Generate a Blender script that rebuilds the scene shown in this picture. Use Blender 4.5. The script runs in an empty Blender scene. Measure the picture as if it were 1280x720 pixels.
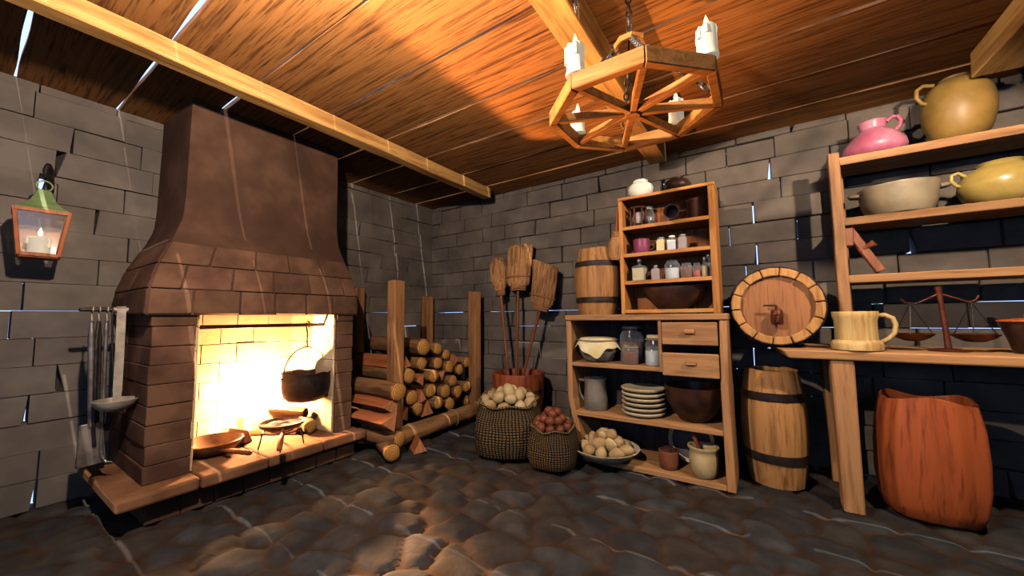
import bpy, bmesh, math, random
import numpy as np
from mathutils import Vector, Matrix, Euler, noise
random.seed(11)
rnd = random.uniform
PI = math.pi
SC = bpy.context.scene
COL = SC.collection

# ---------------------------------------------------------------- camera
FPX = 467.22
YAW, PIT, ROL = math.radians(33.602), math.radians(4.4505), math.radians(-0.5688)
CAM = Vector((0, 0, 1.2))
FW = Vector((-math.sin(YAW) * math.cos(PIT), math.cos(YAW) * math.cos(PIT), math.sin(PIT)))
R0 = Vector((math.cos(YAW), math.sin(YAW), 0)); U0 = R0.cross(FW)
RT = R0 * math.cos(ROL) + U0 * math.sin(ROL)
UP = -R0 * math.sin(ROL) + U0 * math.cos(ROL)

def P(px, py, ax, val):
    """point of the place seen at a photo pixel, on the plane ax = val"""
    d = FW + RT * ((px - 640) / FPX) - UP * ((py - 360) / FPX)
    i = 'xyz'.index(ax)
    return CAM + d * ((val - CAM[i]) / d[i])

def proj(p):
    d = Vector(p) - CAM
    z = d.dot(FW)
    return (640 + FPX * d.dot(RT) / z, 360 - FPX * d.dot(UP) / z)

cam = bpy.data.cameras.new('camera')
cam.sensor_width = 36.0
cam.lens = 36.0 * FPX / 1280.0
cam.clip_start = 0.02
co = bpy.data.objects.new('camera', cam)
COL.objects.link(co)
m3 = Matrix((RT, UP, -FW)).transposed()
co.matrix_world = Matrix.Translation(CAM) @ m3.to_4x4()
SC.camera = co

# room
XW, YB, H = -3.95, 3.85, 2.79
XR, YF = 2.9, -2.6

# ---------------------------------------------------------------- materials
def lin(r, g, b):
    f = lambda c: (c / 255.0) / 12.92 if c / 255.0 <= 0.04045 else ((c / 255.0 + 0.055) / 1.055) ** 2.4
    return (f(r), f(g), f(b), 1.0)

def new_mat(name, rough=0.75, metal=0.0, spec=0.3):
    m = bpy.data.materials.new(name); m.use_nodes = True
    nt = m.node_tree
    b = nt.nodes['Principled BSDF']
    b.inputs['Roughness'].default_value = rough
    b.inputs['Metallic'].default_value = metal
    b.inputs['Specular IOR Level'].default_value = spec
    return m, nt, b

def nd(nt, t, **kw):
    n = nt.nodes.new(t)
    for k, v in kw.items():
        if k in n.inputs: n.inputs[k].default_value = v
        else: setattr(n, k, v)
    return n

def ramp(nt, stops, interp='LINEAR'):
    r = nt.nodes.new('ShaderNodeValToRGB'); r.color_ramp.interpolation = interp
    e = r.color_ramp.elements
    e[0].position, e[0].color = stops[0]
    e[1].position, e[1].color = stops[-1]
    for p, c in stops[1:-1]:
        x = e.new(p); x.color = c
    return r

def coords(nt, scale, rand=True, kind='Object'):
    tc = nt.nodes.new('ShaderNodeTexCoord')
    mp = nt.nodes.new('ShaderNodeMapping')
    mp.inputs['Scale'].default_value = scale
    nt.links.new(tc.outputs[kind], mp.inputs['Vector'])
    if rand:
        oi = nt.nodes.new('ShaderNodeObjectInfo')
        ml = nd(nt, 'ShaderNodeVectorMath', operation='SCALE'); ml.inputs[0].default_value = (17.3, 9.1, 23.7)
        nt.links.new(oi.outputs['Random'], ml.inputs['Scale'])
        nt.links.new(ml.outputs[0], mp.inputs['Location'])
    return mp

def wood(name, dark, light, axis='z', freq=1.0, rough=0.62, streak=0.55, bump=0.25, rand=True, spec=0.3, long=1.0):
    """long-grained painted-look timber; grain runs along the object's axis"""
    m, nt, b = new_mat(name, rough, 0, spec)
    s = [26 * freq] * 3; s['xyz'.index(axis)] = 2.2 * freq / long; s = [v * (1.25 if long > 1 else 1) for v in s]
    mp = coords(nt, s, rand)
    n1 = nd(nt, 'ShaderNodeTexNoise', Scale=1.0, Detail=5.0, Roughness=0.62, Distortion=0.35)
    nt.links.new(mp.outputs[0], n1.inputs['Vector'])
    mid = tuple((dark[i] + light[i]) / 2 for i in range(3)) + (1,)
    r1 = ramp(nt, [(0.30, dark), (0.42, mid), (0.50, light), (0.72, tuple(min(1, c * 1.18) for c in light[:3]) + (1,))])
    nt.links.new(n1.outputs['Fac'], r1.inputs['Fac'])
    n2 = nd(nt, 'ShaderNodeTexNoise', Scale=2.7, Detail=3.0, Roughness=0.5)
    nt.links.new(mp.outputs[0], n2.inputs['Vector'])
    r2 = ramp(nt, [(0.56, (1, 1, 1, 1)), (0.66, (1 - streak, 1 - streak * 1.05, 1 - streak * 1.1, 1))])
    nt.links.new(n2.outputs['Fac'], r2.inputs['Fac'])
    mx = nd(nt, 'ShaderNodeMix', data_type='RGBA', blend_type='MULTIPLY'); mx.inputs[0].default_value = 1.0
    nt.links.new(r1.outputs[0], mx.inputs[6]); nt.links.new(r2.outputs[0], mx.inputs[7])
    out = mx.outputs[2]
    if rand:
        oi = nt.nodes.new('ShaderNodeObjectInfo')
        mr = nd(nt, 'ShaderNodeMapRange'); mr.inputs['To Min'].default_value = 0.85; mr.inputs['To Max'].default_value = 1.12
        nt.links.new(oi.outputs['Random'], mr.inputs['Value'])
        hs = nt.nodes.new('ShaderNodeHueSaturation')
        nt.links.new(mr.outputs[0], hs.inputs['Value']); nt.links.new(out, hs.inputs['Color'])
        out = hs.outputs[0]
    nt.links.new(out, b.inputs['Base Color'])
    bp = nd(nt, 'ShaderNodeBump', Strength=bump, Distance=0.01)
    nt.links.new(n1.outputs['Fac'], bp.inputs['Height']); nt.links.new(bp.outputs[0], b.inputs['Normal'])
    return m

def mottled(name, c1, c2, scale=6.0, rough=0.7, metal=0.0, bump=0.2, lo=0.38, hi=0.62, spec=0.3, c3=None, detail=4.0):
    m, nt, b = new_mat(name, rough, metal, spec)
    mp = coords(nt, (1, 1, 1))
    n1 = nd(nt, 'ShaderNodeTexNoise', Scale=scale, Detail=detail, Roughness=0.6)
    nt.links.new(mp.outputs[0], n1.inputs['Vector'])
    st = [(lo, c1), (hi, c2)] if c3 is None else [(lo, c1), ((lo + hi) / 2, c2), (hi, c3)]
    r1 = ramp(nt, st); nt.links.new(n1.outputs['Fac'], r1.inputs['Fac'])
    nt.links.new(r1.outputs[0], b.inputs['Base Color'])
    n2 = nd(nt, 'ShaderNodeTexNoise', Scale=scale * 3, Detail=3.0)
    nt.links.new(mp.outputs[0], n2.inputs['Vector'])
    bp = nd(nt, 'ShaderNodeBump', Strength=bump, Distance=0.01)
    nt.links.new(n2.outputs['Fac'], bp.inputs['Height']); nt.links.new(bp.outputs[0], b.inputs['Normal'])
    return m

def plain(name, c, rough=0.6, metal=0.0, spec=0.3):
    return mottled(name, tuple(x * 0.86 for x in c[:3]) + (1,), c, 9.0, rough, metal, 0.06, spec=spec)

def emit(name, c, s):
    m = bpy.data.materials.new(name); m.use_nodes = True
    nt = m.node_tree; nt.nodes.clear()
    e = nd(nt, 'ShaderNodeEmission', Color=c, Strength=s); o = nt.nodes.new('ShaderNodeOutputMaterial')
    nt.links.new(e.outputs[0], o.inputs[0]); return m

def glass(name, tint=(0.80, 0.86, 0.95, 1), alpha=0.13):
    m = bpy.data.materials.new(name); m.use_nodes = True
    nt = m.node_tree; nt.nodes.clear()
    t = nd(nt, 'ShaderNodeBsdfTransparent', Color=(0.9, 0.92, 0.95, 1))
    g = nd(nt, 'ShaderNodeBsdfGlossy', Color=(1, 1, 1, 1), Roughness=0.12)
    d = nd(nt, 'ShaderNodeBsdfDiffuse', Color=tint)
    lw = nd(nt, 'ShaderNodeLayerWeight', Blend=0.35)
    m1 = nt.nodes.new('ShaderNodeMixShader'); m1.inputs[0].default_value = 0.35
    nt.links.new(d.outputs[0], m1.inputs[1]); nt.links.new(g.outputs[0], m1.inputs[2])
    m2 = nt.nodes.new('ShaderNodeMixShader')
    mr = nd(nt, 'ShaderNodeMapRange'); mr.inputs['To Min'].default_value = alpha * 0.5; mr.inputs['To Max'].default_value = min(1, alpha * 4)
    nt.links.new(lw.outputs['Facing'], mr.inputs['Value']); nt.links.new(mr.outputs[0], m2.inputs[0])
    nt.links.new(t.outputs[0], m2.inputs[1]); nt.links.new(m1.outputs[0], m2.inputs[2])
    o = nt.nodes.new('ShaderNodeOutputMaterial'); nt.links.new(m2.outputs[0], o.inputs[0])
    return m

def weave(name, dark, light, nu, nv):
    """coarse burlap: two crossing bands on the UVs of a lathed sack"""
    m, nt, b = new_mat(name, 0.95, 0, 0.05)
    uv = nt.nodes.new('ShaderNodeTexCoord')
    nz = nd(nt, 'ShaderNodeTexNoise', Scale=9.0, Detail=2.0)
    nt.links.new(uv.outputs['UV'], nz.inputs['Vector'])
    ad = nd(nt, 'ShaderNodeVectorMath', operation='MULTIPLY_ADD')
    ad.inputs[1].default_value = (0.02, 0.02, 0.02)
    nt.links.new(nz.outputs['Color'], ad.inputs[0]); nt.links.new(uv.outputs['UV'], ad.inputs[2])
    sp = nt.nodes.new('ShaderNodeSeparateXYZ'); nt.links.new(ad.outputs[0], sp.inputs[0])
    outs = []
    for ax, n in (('X', nu), ('Y', nv)):
        a = nd(nt, 'ShaderNodeMath', operation='MULTIPLY'); a.inputs[1].default_value = n * 2 * PI
        nt.links.new(sp.outputs[ax], a.inputs[0])
        s = nd(nt, 'ShaderNodeMath', operation='SINE'); nt.links.new(a.outputs[0], s.inputs[0])
        outs.append(s)
    mn = nd(nt, 'ShaderNodeMath', operation='MINIMUM')
    nt.links.new(outs[0].outputs[0], mn.inputs[0]); nt.links.new(outs[1].outputs[0], mn.inputs[1])
    r = ramp(nt, [(0.12, dark), (0.5, light)])
    mr = nd(nt, 'ShaderNodeMapRange'); mr.inputs['From Min'].default_value = -1; mr.inputs['From Max'].default_value = 1
    nt.links.new(mn.outputs[0], mr.inputs['Value']); nt.links.new(mr.outputs[0], r.inputs['Fac'])
    nt.links.new(r.outputs[0], b.inputs['Base Color'])
    bp = nd(nt, 'ShaderNodeBump', Strength=0.7, Distance=0.01)
    nt.links.new(mr.outputs[0], bp.inputs['Height']); nt.links.new(bp.outputs[0], b.inputs['Normal'])
    return m

def rings(name, dark, light, axis='x'):
    """sawn log end: growth rings about the log's axis"""
    m, nt, b = new_mat(name, 0.8, 0, 0.15)
    mp = coords(nt, (1, 1, 1), False)
    w = nd(nt, 'ShaderNodeTexWave', Scale=22.0, Distortion=2.5, Detail=2.0)
    w.wave_type = 'RINGS'; w.rings_direction = axis.upper()
    w.inputs['Detail Scale'].default_value = 3.0
    nt.links.new(mp.outputs[0], w.inputs['Vector'])
    r = ramp(nt, [(0.1, dark), (0.6, light)]); nt.links.new(w.outputs['Fac'], r.inputs['Fac'])
    nt.links.new(r.outputs[0], b.inputs['Base Color'])
    return m

M = {}
M['ceil'] = wood('ceiling_wood', lin(96, 55, 27), lin(182, 117, 60), 'x', 1.15, 0.7, 0.6, 0.2, rand=False, long=2.0)
M['beam'] = wood('beam_wood', lin(170, 112, 56), lin(214, 156, 88), 'y', 0.6, 0.65, 0.3, 0.2)
M['caskhead'] = wood('cask_head_wood', lin(122, 74, 46), lin(166, 108, 66), 'z', 0.6, 0.6, 0.3)
M['shelf_x'] = wood('shelf_wood_along_x', lin(160, 108, 66), lin(192, 138, 90), 'x', 0.7, 0.6, 0.22)
M['shelf_z'] = wood('shelf_wood_upright', lin(156, 104, 64), lin(188, 134, 88), 'z', 0.7, 0.6, 0.22)
M['hutch_x'] = wood('hutch_wood_along_x', lin(176, 106, 50), lin(210, 140, 70), 'x', 0.8, 0.6, 0.3)
M['hutch_z'] = wood('hutch_wood_upright', lin(170, 102, 48), lin(206, 136, 68), 'z', 0.8, 0.6, 0.3)
M['backpanel'] = wood('back_panel_wood', lin(112, 58, 26), lin(160, 92, 46), 'z', 0.6, 0.75, 0.4)
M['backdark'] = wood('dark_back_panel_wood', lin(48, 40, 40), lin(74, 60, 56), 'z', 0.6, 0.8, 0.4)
M['barrel'] = wood('barrel_wood', lin(146, 96, 54), lin(186, 130, 76), 'z', 0.6, 0.62, 0.35)
M['barrel_y'] = wood('cask_wood', lin(160, 104, 58), lin(206, 146, 84), 'z', 0.6, 0.6, 0.3)
M['post'] = wood('post_wood', lin(122, 80, 48), lin(168, 114, 70), 'z', 0.5, 0.7, 0.35)
M['rail'] = wood('rail_wood', lin(110, 76, 48), lin(158, 112, 70), 'y', 0.5, 0.75, 0.35)
M['bark'] = wood('log_bark', lin(74, 50, 34), lin(142, 98, 60), 'x', 0.5, 0.85, 0.5, 0.5)
M['split'] = wood('split_wood', lin(140, 74, 44), lin(184, 104, 62), 'x', 0.6, 0.7, 0.35)
M['splitend'] = wood('split_end_wood', lin(150, 90, 56), lin(198, 128, 84), 'z', 0.8, 0.8, 0.25)
M['logend'] = rings('log_end', lin(140, 88, 40), lin(204, 146, 78))
M['redwood'] = wood('red_wood', lin(104, 46, 28), lin(150, 74, 42), 'z', 0.5, 0.5, 0.35)
M['tubwood'] = wood('red_tub_wood', lin(118, 48, 24), lin(186, 92, 48), 'z', 0.42, 0.5, 0.45, 0.12)
M['handle'] = wood('handle_wood', lin(104, 52, 30), lin(146, 78, 46), 'z', 0.6, 0.6, 0.25)
M['darkwood'] = wood('dark_wood', lin(52, 30, 22), lin(82, 50, 36), 'z', 0.6, 0.5, 0.3)
M['bowlwood'] = mottled('dark_bowl_wood', lin(40, 24, 20), lin(72, 44, 32), 7, 0.4, 0, 0.1)
M['mugwood'] = wood('mug_wood', lin(176, 126, 72), lin(222, 180, 116), 'z', 0.5, 0.5, 0.22)
M['iron'] = mottled('dark_iron', lin(42, 38, 38), lin(70, 64, 62), 14, 0.5, 0.7, 0.2, spec=0.5)
M['hoop'] = mottled('black_hoop', lin(38, 30, 28), lin(62, 48, 42), 10, 0.55, 0.4, 0.15)
M['steel'] = mottled('worn_steel', lin(120, 112, 108), lin(164, 154, 146), 10, 0.38, 0.75, 0.15, spec=0.5)
M['ladle'] = mottled('ladle_metal', lin(150, 136, 122), lin(196, 180, 160), 8, 0.5, 0.25, 0.1, spec=0.5)
M['brass'] = mottled('brown_metal', lin(84, 44, 32), lin(122, 66, 46), 12, 0.45, 0.5, 0.1)
M['chain'] = mottled('chain_iron', lin(78, 74, 74), lin(116, 110, 108), 20, 0.45, 0.5, 0.1, spec=0.5)
M['platewell'] = plain('dark_plate_well', lin(66, 56, 56), 0.5)  # darker tone for the platter's well
M['toolwood'] = wood('tool_wood', lin(112, 58, 34), lin(158, 88, 52), 'z', 0.6, 0.5, 0.3)
M['pan'] = mottled('seasoned_iron', lin(92, 60, 40), lin(134, 92, 62), 7, 0.5, 0.3, 0.1)
M['rope'] = plain('rope', lin(168, 134, 96), 0.9)
M['bristle'] = wood('broom_bristles', lin(112, 72, 42), lin(182, 128, 82), 'z', 1.5, 0.9, 0.6, 0.9)
M['binding'] = plain('broom_binding', lin(156, 104, 66), 0.85)
M['burlap'] = weave('burlap', lin(34, 26, 22), lin(132, 104, 72), 64, 42)
M['burlap2'] = weave('fine_burlap', lin(34, 26, 22), lin(124, 98, 68), 58, 36)
M['hem'] = weave('sack_hem', lin(48, 36, 26), lin(150, 120, 80), 64, 0.5)
M['potato'] = mottled('potato_skin', lin(170, 136, 90), lin(214, 182, 134), 5, 0.65, 0, 0.1)
M['nut'] = mottled('red_nut', lin(92, 46, 32), lin(132, 70, 46), 6, 0.45, 0, 0.1)
M['dough'] = mottled('root_skin', lin(180, 140, 92), lin(218, 182, 130), 5, 0.65, 0, 0.1)
M['cream'] = mottled('cream_ceramic', lin(206, 178, 138), lin(232, 208, 168), 4, 0.4, 0, 0.05, spec=0.5)
M['mortar'] = mottled('mortar_stone', lin(188, 156, 108), lin(216, 186, 136), 4, 0.45, 0, 0.08)
M['ivory'] = mottled('ivory_glaze', lin(250, 244, 222), lin(255, 250, 234), 3, 0.4, 0, 0.03, spec=0.4)
M['terracotta'] = mottled('terracotta', lin(112, 62, 42), lin(150, 88, 60), 6, 0.7, 0, 0.1)
M['greyclay'] = mottled('grey_pewter', lin(112, 104, 98), lin(150, 140, 128), 6, 0.45, 0.3, 0.1, spec=0.4)
M['pot_grey'] = mottled('grey_glazed_pot', lin(104, 96, 92), lin(150, 138, 128), 4, 0.45, 0.1, 0.08)
M['casserole'] = mottled('stoneware', lin(140, 122, 98), lin(182, 162, 130), 3, 0.35, 0.1, 0.08, spec=0.5)
M['olive'] = mottled('olive_clay', lin(120, 92, 42), lin(160, 122, 62), 3, 0.45, 0, 0.12, spec=0.4)
M['gold'] = mottled('ochre_glaze', lin(172, 140, 66), lin(216, 184, 104), 3, 0.28, 0.05, 0.08, spec=0.6)
M['pink'] = mottled('pink_glaze', lin(196, 96, 122), lin(228, 150, 166), 3.5, 0.35, 0, 0.05, spec=0.5)
M['mauve'] = mottled('mauve_glaze', lin(140, 60, 92), lin(176, 92, 122), 5, 0.4, 0, 0.05)
M['cloth'] = mottled('linen_cloth', lin(222, 196, 142), lin(244, 224, 178), 5, 0.9, 0, 0.15)
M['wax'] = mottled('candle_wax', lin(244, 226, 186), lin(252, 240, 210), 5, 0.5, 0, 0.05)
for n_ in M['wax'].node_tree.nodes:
    if n_.type == 'BSDF_PRINCIPLED':      # faint emission stands in for flame light through the wax
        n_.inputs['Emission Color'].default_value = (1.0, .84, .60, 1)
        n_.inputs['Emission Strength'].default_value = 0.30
M['green'] = mottled('green_paint', lin(110, 128, 78), lin(146, 162, 106), 5, 0.45, 0.05, 0.08)
M['lantern'] = wood('lantern_frame_wood', lin(128, 62, 28), lin(172, 92, 46), 'z', 0.9, 0.5, 0.3)
M['glass'] = glass('bottle_glass')
M['pane'] = glass('lantern_glass', (0.95, 0.66, 0.38, 1), 0.42)
M['milk'] = plain('white_milk', lin(252, 250, 240), 0.6)
M['honeylabel'] = plain('cream_paper', lin(244, 222, 166), 0.85)
M['greypaper'] = plain('mauve_paper', lin(176, 160, 158), 0.85)
M['brownfill'] = plain('brown_spice', lin(150, 92, 58), 0.8)
M['redfill'] = mottled('red_preserve', lin(196, 62, 40), lin(226, 104, 70), 20, 0.5)
M['greyfill'] = mottled('grey_herbs', lin(120, 118, 106), lin(170, 160, 136), 20, 0.8)
M['yellowfill'] = plain('yellow_oil', lin(228, 186, 112), 0.6)
M['cap'] = plain('grey_lid', lin(150, 144, 134), 0.5, 0.4)
M['flame'] = emit('candle_flame', (1.0, 0.62, 0.22, 1), 6.0)
def flame_mat(name, c, s):
    m = emit(name, c, s); nt = m.node_tree
    e = [n for n in nt.nodes if n.type == 'EMISSION'][0]; o = [n for n in nt.nodes if n.type == 'OUTPUT_MATERIAL'][0]
    t = nt.nodes.new('ShaderNodeBsdfTransparent'); a = nt.nodes.new('ShaderNodeAddShader')
    nt.links.new(e.outputs[0], a.inputs[0]); nt.links.new(t.outputs[0], a.inputs[1]); nt.links.new(a.outputs[0], o.inputs[0])
    return m
M['fireflame'] = flame_mat('fire_flame', (1.0, 0.62, 0.24, 1), 2.0)
M['wick'] = plain('wick', lin(50, 40, 34), 0.9)
M['food'] = plain('pan_food', lin(74, 48, 34), 0.9)
M['peppercorn'] = mottled('dark_spice', lin(52, 28, 22), lin(96, 52, 38), 40, 0.8, 0, 0.9)

def brick_mat(name, a, b_, c, scale=3.0):
    m, nt, b = new_mat(name, 0.88, 0, 0.15)
    mp = coords(nt, (1, 1, 1), False)
    at = nd(nt, 'ShaderNodeAttribute'); at.attribute_name = 'tone'
    n1 = nd(nt, 'ShaderNodeTexNoise', Scale=scale, Detail=3.0, Roughness=0.55)
    nt.links.new(mp.outputs[0], n1.inputs['Vector'])
    r = ramp(nt, [(0.36, a), (0.5, b_), (0.64, c)]); nt.links.new(n1.outputs['Fac'], r.inputs['Fac'])
    mx = nd(nt, 'ShaderNodeMix', data_type='RGBA', blend_type='MULTIPLY'); mx.inputs[0].default_value = 1.0
    nt.links.new(r.outputs[0], mx.inputs[6]); nt.links.new(at.outputs['Color'], mx.inputs[7])
    nt.links.new(mx.outputs[2], b.inputs['Base Color'])
    n2 = nd(nt, 'ShaderNodeTexNoise', Scale=26.0, Detail=4.0)
    nt.links.new(mp.outputs[0], n2.inputs['Vector'])
    bp = nd(nt, 'ShaderNodeBump', Strength=0.22, Distance=0.012)
    nt.links.new(n2.outputs['Fac'], bp.inputs['Height']); nt.links.new(bp.outputs[0], b.inputs['Normal'])
    return m
M['brick'] = brick_mat('wall_stone', lin(105, 94, 86), lin(117, 104, 94), lin(130, 116, 104))
M['hearthstone'] = brick_mat('chimney_stone', lin(88, 60, 46), lin(106, 73, 55), lin(124, 88, 66), 4.0)
M['hood'] = brick_mat('hood_plaster', lin(74, 50, 38), lin(86, 59, 45), lin(106, 75, 57), 2.4)
M['firebrick'] = brick_mat('firebrick', lin(206, 170, 130), lin(218, 184, 144), lin(230, 198, 160), 3.0)
M['slab'] = brick_mat('hearth_slab', lin(116, 76, 52), lin(136, 92, 63), lin(156, 108, 76), 4.0)
M['floor'] = brick_mat('cobble', lin(200, 200, 200), lin(225, 225, 225), lin(255, 255, 255), 7.0)

# ---------------------------------------------------------------- mesh builder
class MB:
    def __init__(s):
        s.v = []; s.f = []; s.mi = []; s.uv = {}; s.tone = []
        s.t = 1.0; s.m = 0
    def add(s, vs, fs, uvs=None):
        o = len(s.v)
        s.v += [Vector(v) for v in vs]
        s.tone += [s.t] * len(vs)
        for k, f in enumerate(fs):
            s.uv[len(s.f)] = uvs[k] if uvs else None
            s.f.append([i + o for i in f]); s.mi.append(s.m)
        return s
    def hexa(s, p):
        """eight corners: bottom four ccw, top four ccw"""
        return s.add(p, [(3, 2, 1, 0), (4, 5, 6, 7), (0, 1, 5, 4), (1, 2, 6, 5), (2, 3, 7, 6), (3, 0, 4, 7)])
    def box(s, x0, x1, y0, y1, z0, z1, j=0.0, M_=None):
        p = [(x0, y0, z0), (x1, y0, z0), (x1, y1, z0), (x0, y1, z0), (x0, y0, z1), (x1, y0, z1), (x1, y1, z1), (x0, y1, z1)]
        p = [Vector(q) + Vector((rnd(-j, j), rnd(-j, j), rnd(-j, j))) for q in p]
        if M_: p = [M_ @ q for q in p]
        return s.hexa(p)
    def bar(s, a, b, w, h, up=(0, 0, 1)):
        a, b = Vector(a), Vector(b); d = (b - a).normalized(); u = Vector(up)
        sd = d.cross(u)
        if sd.length < 1e-4: sd = d.cross(Vector((1, 0, 0)))
        sd.normalize(); u = sd.cross(d).normalized()
        q = [sd * -w / 2 + u * -h / 2, sd * w / 2 + u * -h / 2, sd * w / 2 + u * h / 2, sd * -w / 2 + u * h / 2]
        return s.hexa([a + k for k in q] + [b + k for k in q])
    def tube(s, pts, r, n=8, cap=True):
        pts = [Vector(p) for p in pts]
        rr = r if isinstance(r, (list, tuple)) else [r] * len(pts)
        d0 = (pts[1] - pts[0]).normalized()
        u = d0.cross(Vector((0, 0, 1)))
        if u.length < 1e-3: u = d0.cross(Vector((1, 0, 0)))
        u.normalize(); vs = []
        for i, p in enumerate(pts):
            d = (pts[min(i + 1, len(pts) - 1)] - pts[max(i - 1, 0)]).normalized()
            u = (u - d * u.dot(d)).normalized(); w = d.cross(u)
            for k in range(n):
                a = 2 * PI * k / n
                vs.append(p + (u * math.cos(a) + w * math.sin(a)) * rr[i])
        fs = []
        for i in range(len(pts) - 1):
            for k in range(n):
                fs.append((i * n + k, i * n + (k + 1) % n, (i + 1) * n + (k + 1) % n, (i + 1) * n + k))
        if cap:
            fs.append(tuple(reversed(range(n)))); fs.append(tuple((len(pts) - 1) * n + k for k in range(n)))
        return s.add(vs, fs)
    def lathe(s, prof, n=32, c=(0, 0, 0), sx=1.0, sy=1.0, fn=None, mat=None):
        """revolve (r, z) pairs about z; fn(angle, r, z) -> r, z for flutes and sags"""
        vs = []; fs = []; uvs = []; L = len(prof)
        for (r, z) in prof:
            for k in range(n):
                a = 2 * PI * k / n
                rr, zz = fn(a, r, z) if fn else (r, z)
                q = Vector((rr * math.cos(a) * sx, rr * math.sin(a) * sy, zz)) + Vector(c)
                vs.append(mat @ q if mat else q)
        for i in range(L - 1):
            for k in range(n):
                k2 = (k + 1) % n
                a, b = prof[i][0] > 1e-6, prof[i + 1][0] > 1e-6
                f = (i * n + k, i * n + k2, (i + 1) * n + k2, (i + 1) * n + k)
                uu = [(k / n, i / (L - 1)), ((k + 1) / n, i / (L - 1)), ((k + 1) / n, (i + 1) / (L - 1)), (k / n, (i + 1) / (L - 1))]
                if not a and not b: continue
                if not a: f = (f[0], f[2], f[3]); uu = [uu[0], uu[2], uu[3]]
                elif not b: f = (f[0], f[1], f[2]); uu = uu[:3]
                fs.append(f); uvs.append(uu)
        return s.add(vs, fs, uvs)
    def torus(s, c, R, r, axis='z', n=24, k=8, mat=None, sx=1.0, sy=1.0):
        vs = []; fs = []
        for i in range(n):
            a = 2 * PI * i / n
            for j in range(k):
                b = 2 * PI * j / k
                q = Vector(((R + r * math.cos(b)) * math.cos(a) * sx, (R + r * math.cos(b)) * math.sin(a) * sy, r * math.sin(b)))
                if axis == 'x': q = Vector((q.z, q.x, q.y))
                if axis == 'y': q = Vector((q.x, q.z, q.y))
                if mat: q = mat @ q
                vs.append(q + Vector(c))
        for i in range(n):
            for j in range(k):
                fs.append((i * k + j, ((i + 1) % n) * k + j, ((i + 1) % n) * k + (j + 1) % k, i * k + (j + 1) % k))
        return s.add(vs, fs)
    def build(s, name, mats, parent=None, smooth=None, loc=None, bevel=0, seg=1, tone=False):
        me = bpy.data.meshes.new(name)
        me.from_pydata([tuple(v) for v in s.v], [], s.f)
        mats = mats if isinstance(mats, (list, tuple)) else [mats]
        for m in mats: me.materials.append(m)
        for i, p in enumerate(me.polygons): p.material_index = s.mi[i]
        if any(u for u in s.uv.values()):
            ul = me.uv_layers.new(name='uv')
            for i, p in enumerate(me.polygons):
                if s.uv[i]:
                    for k, li in enumerate(p.loop_indices): ul.data[li].uv = s.uv[i][k]
        ca = me.color_attributes.new('tone', 'FLOAT_COLOR', 'POINT')
        for i, t in enumerate(s.tone):
            ca.data[i].color = (t, t, t, 1) if not isinstance(t, tuple) else (t[0], t[1], t[2], 1)
        bm = bmesh.new(); bm.from_mesh(me)
        bmesh.ops.remove_doubles(bm, verts=bm.verts, dist=1e-6)
        bm.normal_update(); bm.to_mesh(me); bm.free()
        if smooth is not None:
            me.shade_smooth()
            me.set_sharp_from_angle(angle=math.radians(smooth))
        o = bpy.data.objects.new(name, me); COL.objects.link(o)
        if loc: o.location = loc
        if parent: o.parent = parent
        if bevel:
            b = o.modifiers.new('bevel', 'BEVEL'); b.width = bevel; b.segments = seg; b.limit_method = 'ANGLE'; b.angle_limit = math.radians(40)
        return o

def tag(o, label=None, cat=None, group=None, kind=None):
    if label: o['label'] = label
    if cat: o['category'] = cat
    if group: o['group'] = group
    if kind: o['kind'] = kind
    return o

def thing(name, label, cat, loc=(0, 0, 0), rot=(0, 0, 0), group=None):
    o = bpy.data.objects.new(name, None); COL.objects.link(o)
    o.empty_display_size = 0.05
    o.location = loc; o.rotation_euler = rot
    return tag(o, label, cat, group)

def dup(root, loc, rot=None, label=None, group=None, scale=None):
    r = root.copy(); COL.objects.link(r); r.location = loc
    if rot is not None: r.rotation_euler = rot
    if scale is not None: r.scale = scale
    if label: r['label'] = label
    if group: r['group'] = group
    for ch in list(root.children):
        c = ch.copy(); COL.objects.link(c); c.parent = r
        for g in ch.children:
            d = g.copy(); COL.objects.link(d); d.parent = c
    return r

ORD = ['', 'first', 'second', 'third', 'fourth', 'fifth', 'sixth', 'seventh', 'eighth', 'ninth', 'tenth', 'eleventh', 'twelfth']

def row_labels(pts, rows, text):
    """words for a heap seen from the camera: rows from the top of the heap down, then from the left"""
    idx = sorted(range(len(pts)), key=lambda i: proj(pts[i])[1]); out = [None] * len(pts); a = 0
    names = {1: ['only'], 2: ['top', 'bottom'], 3: ['top', 'middle', 'bottom'], 4: ['topmost', 'upper middle', 'lower middle', 'bottom']}[len(rows)]
    for r, n in enumerate(rows):
        part = sorted(idx[a:a + n], key=lambda i: proj(pts[i])[0]); a += n
        for k, i in enumerate(part):
            out[i] = '%s, %s from left in its %s row' % (text, ORD[k + 1], names[r])
    return out

def aim(p0, p1):
    """rotation that carries local z from p0 towards p1"""
    return (Vector(p1) - Vector(p0)).to_track_quat('Z', 'Y').to_euler()
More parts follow.
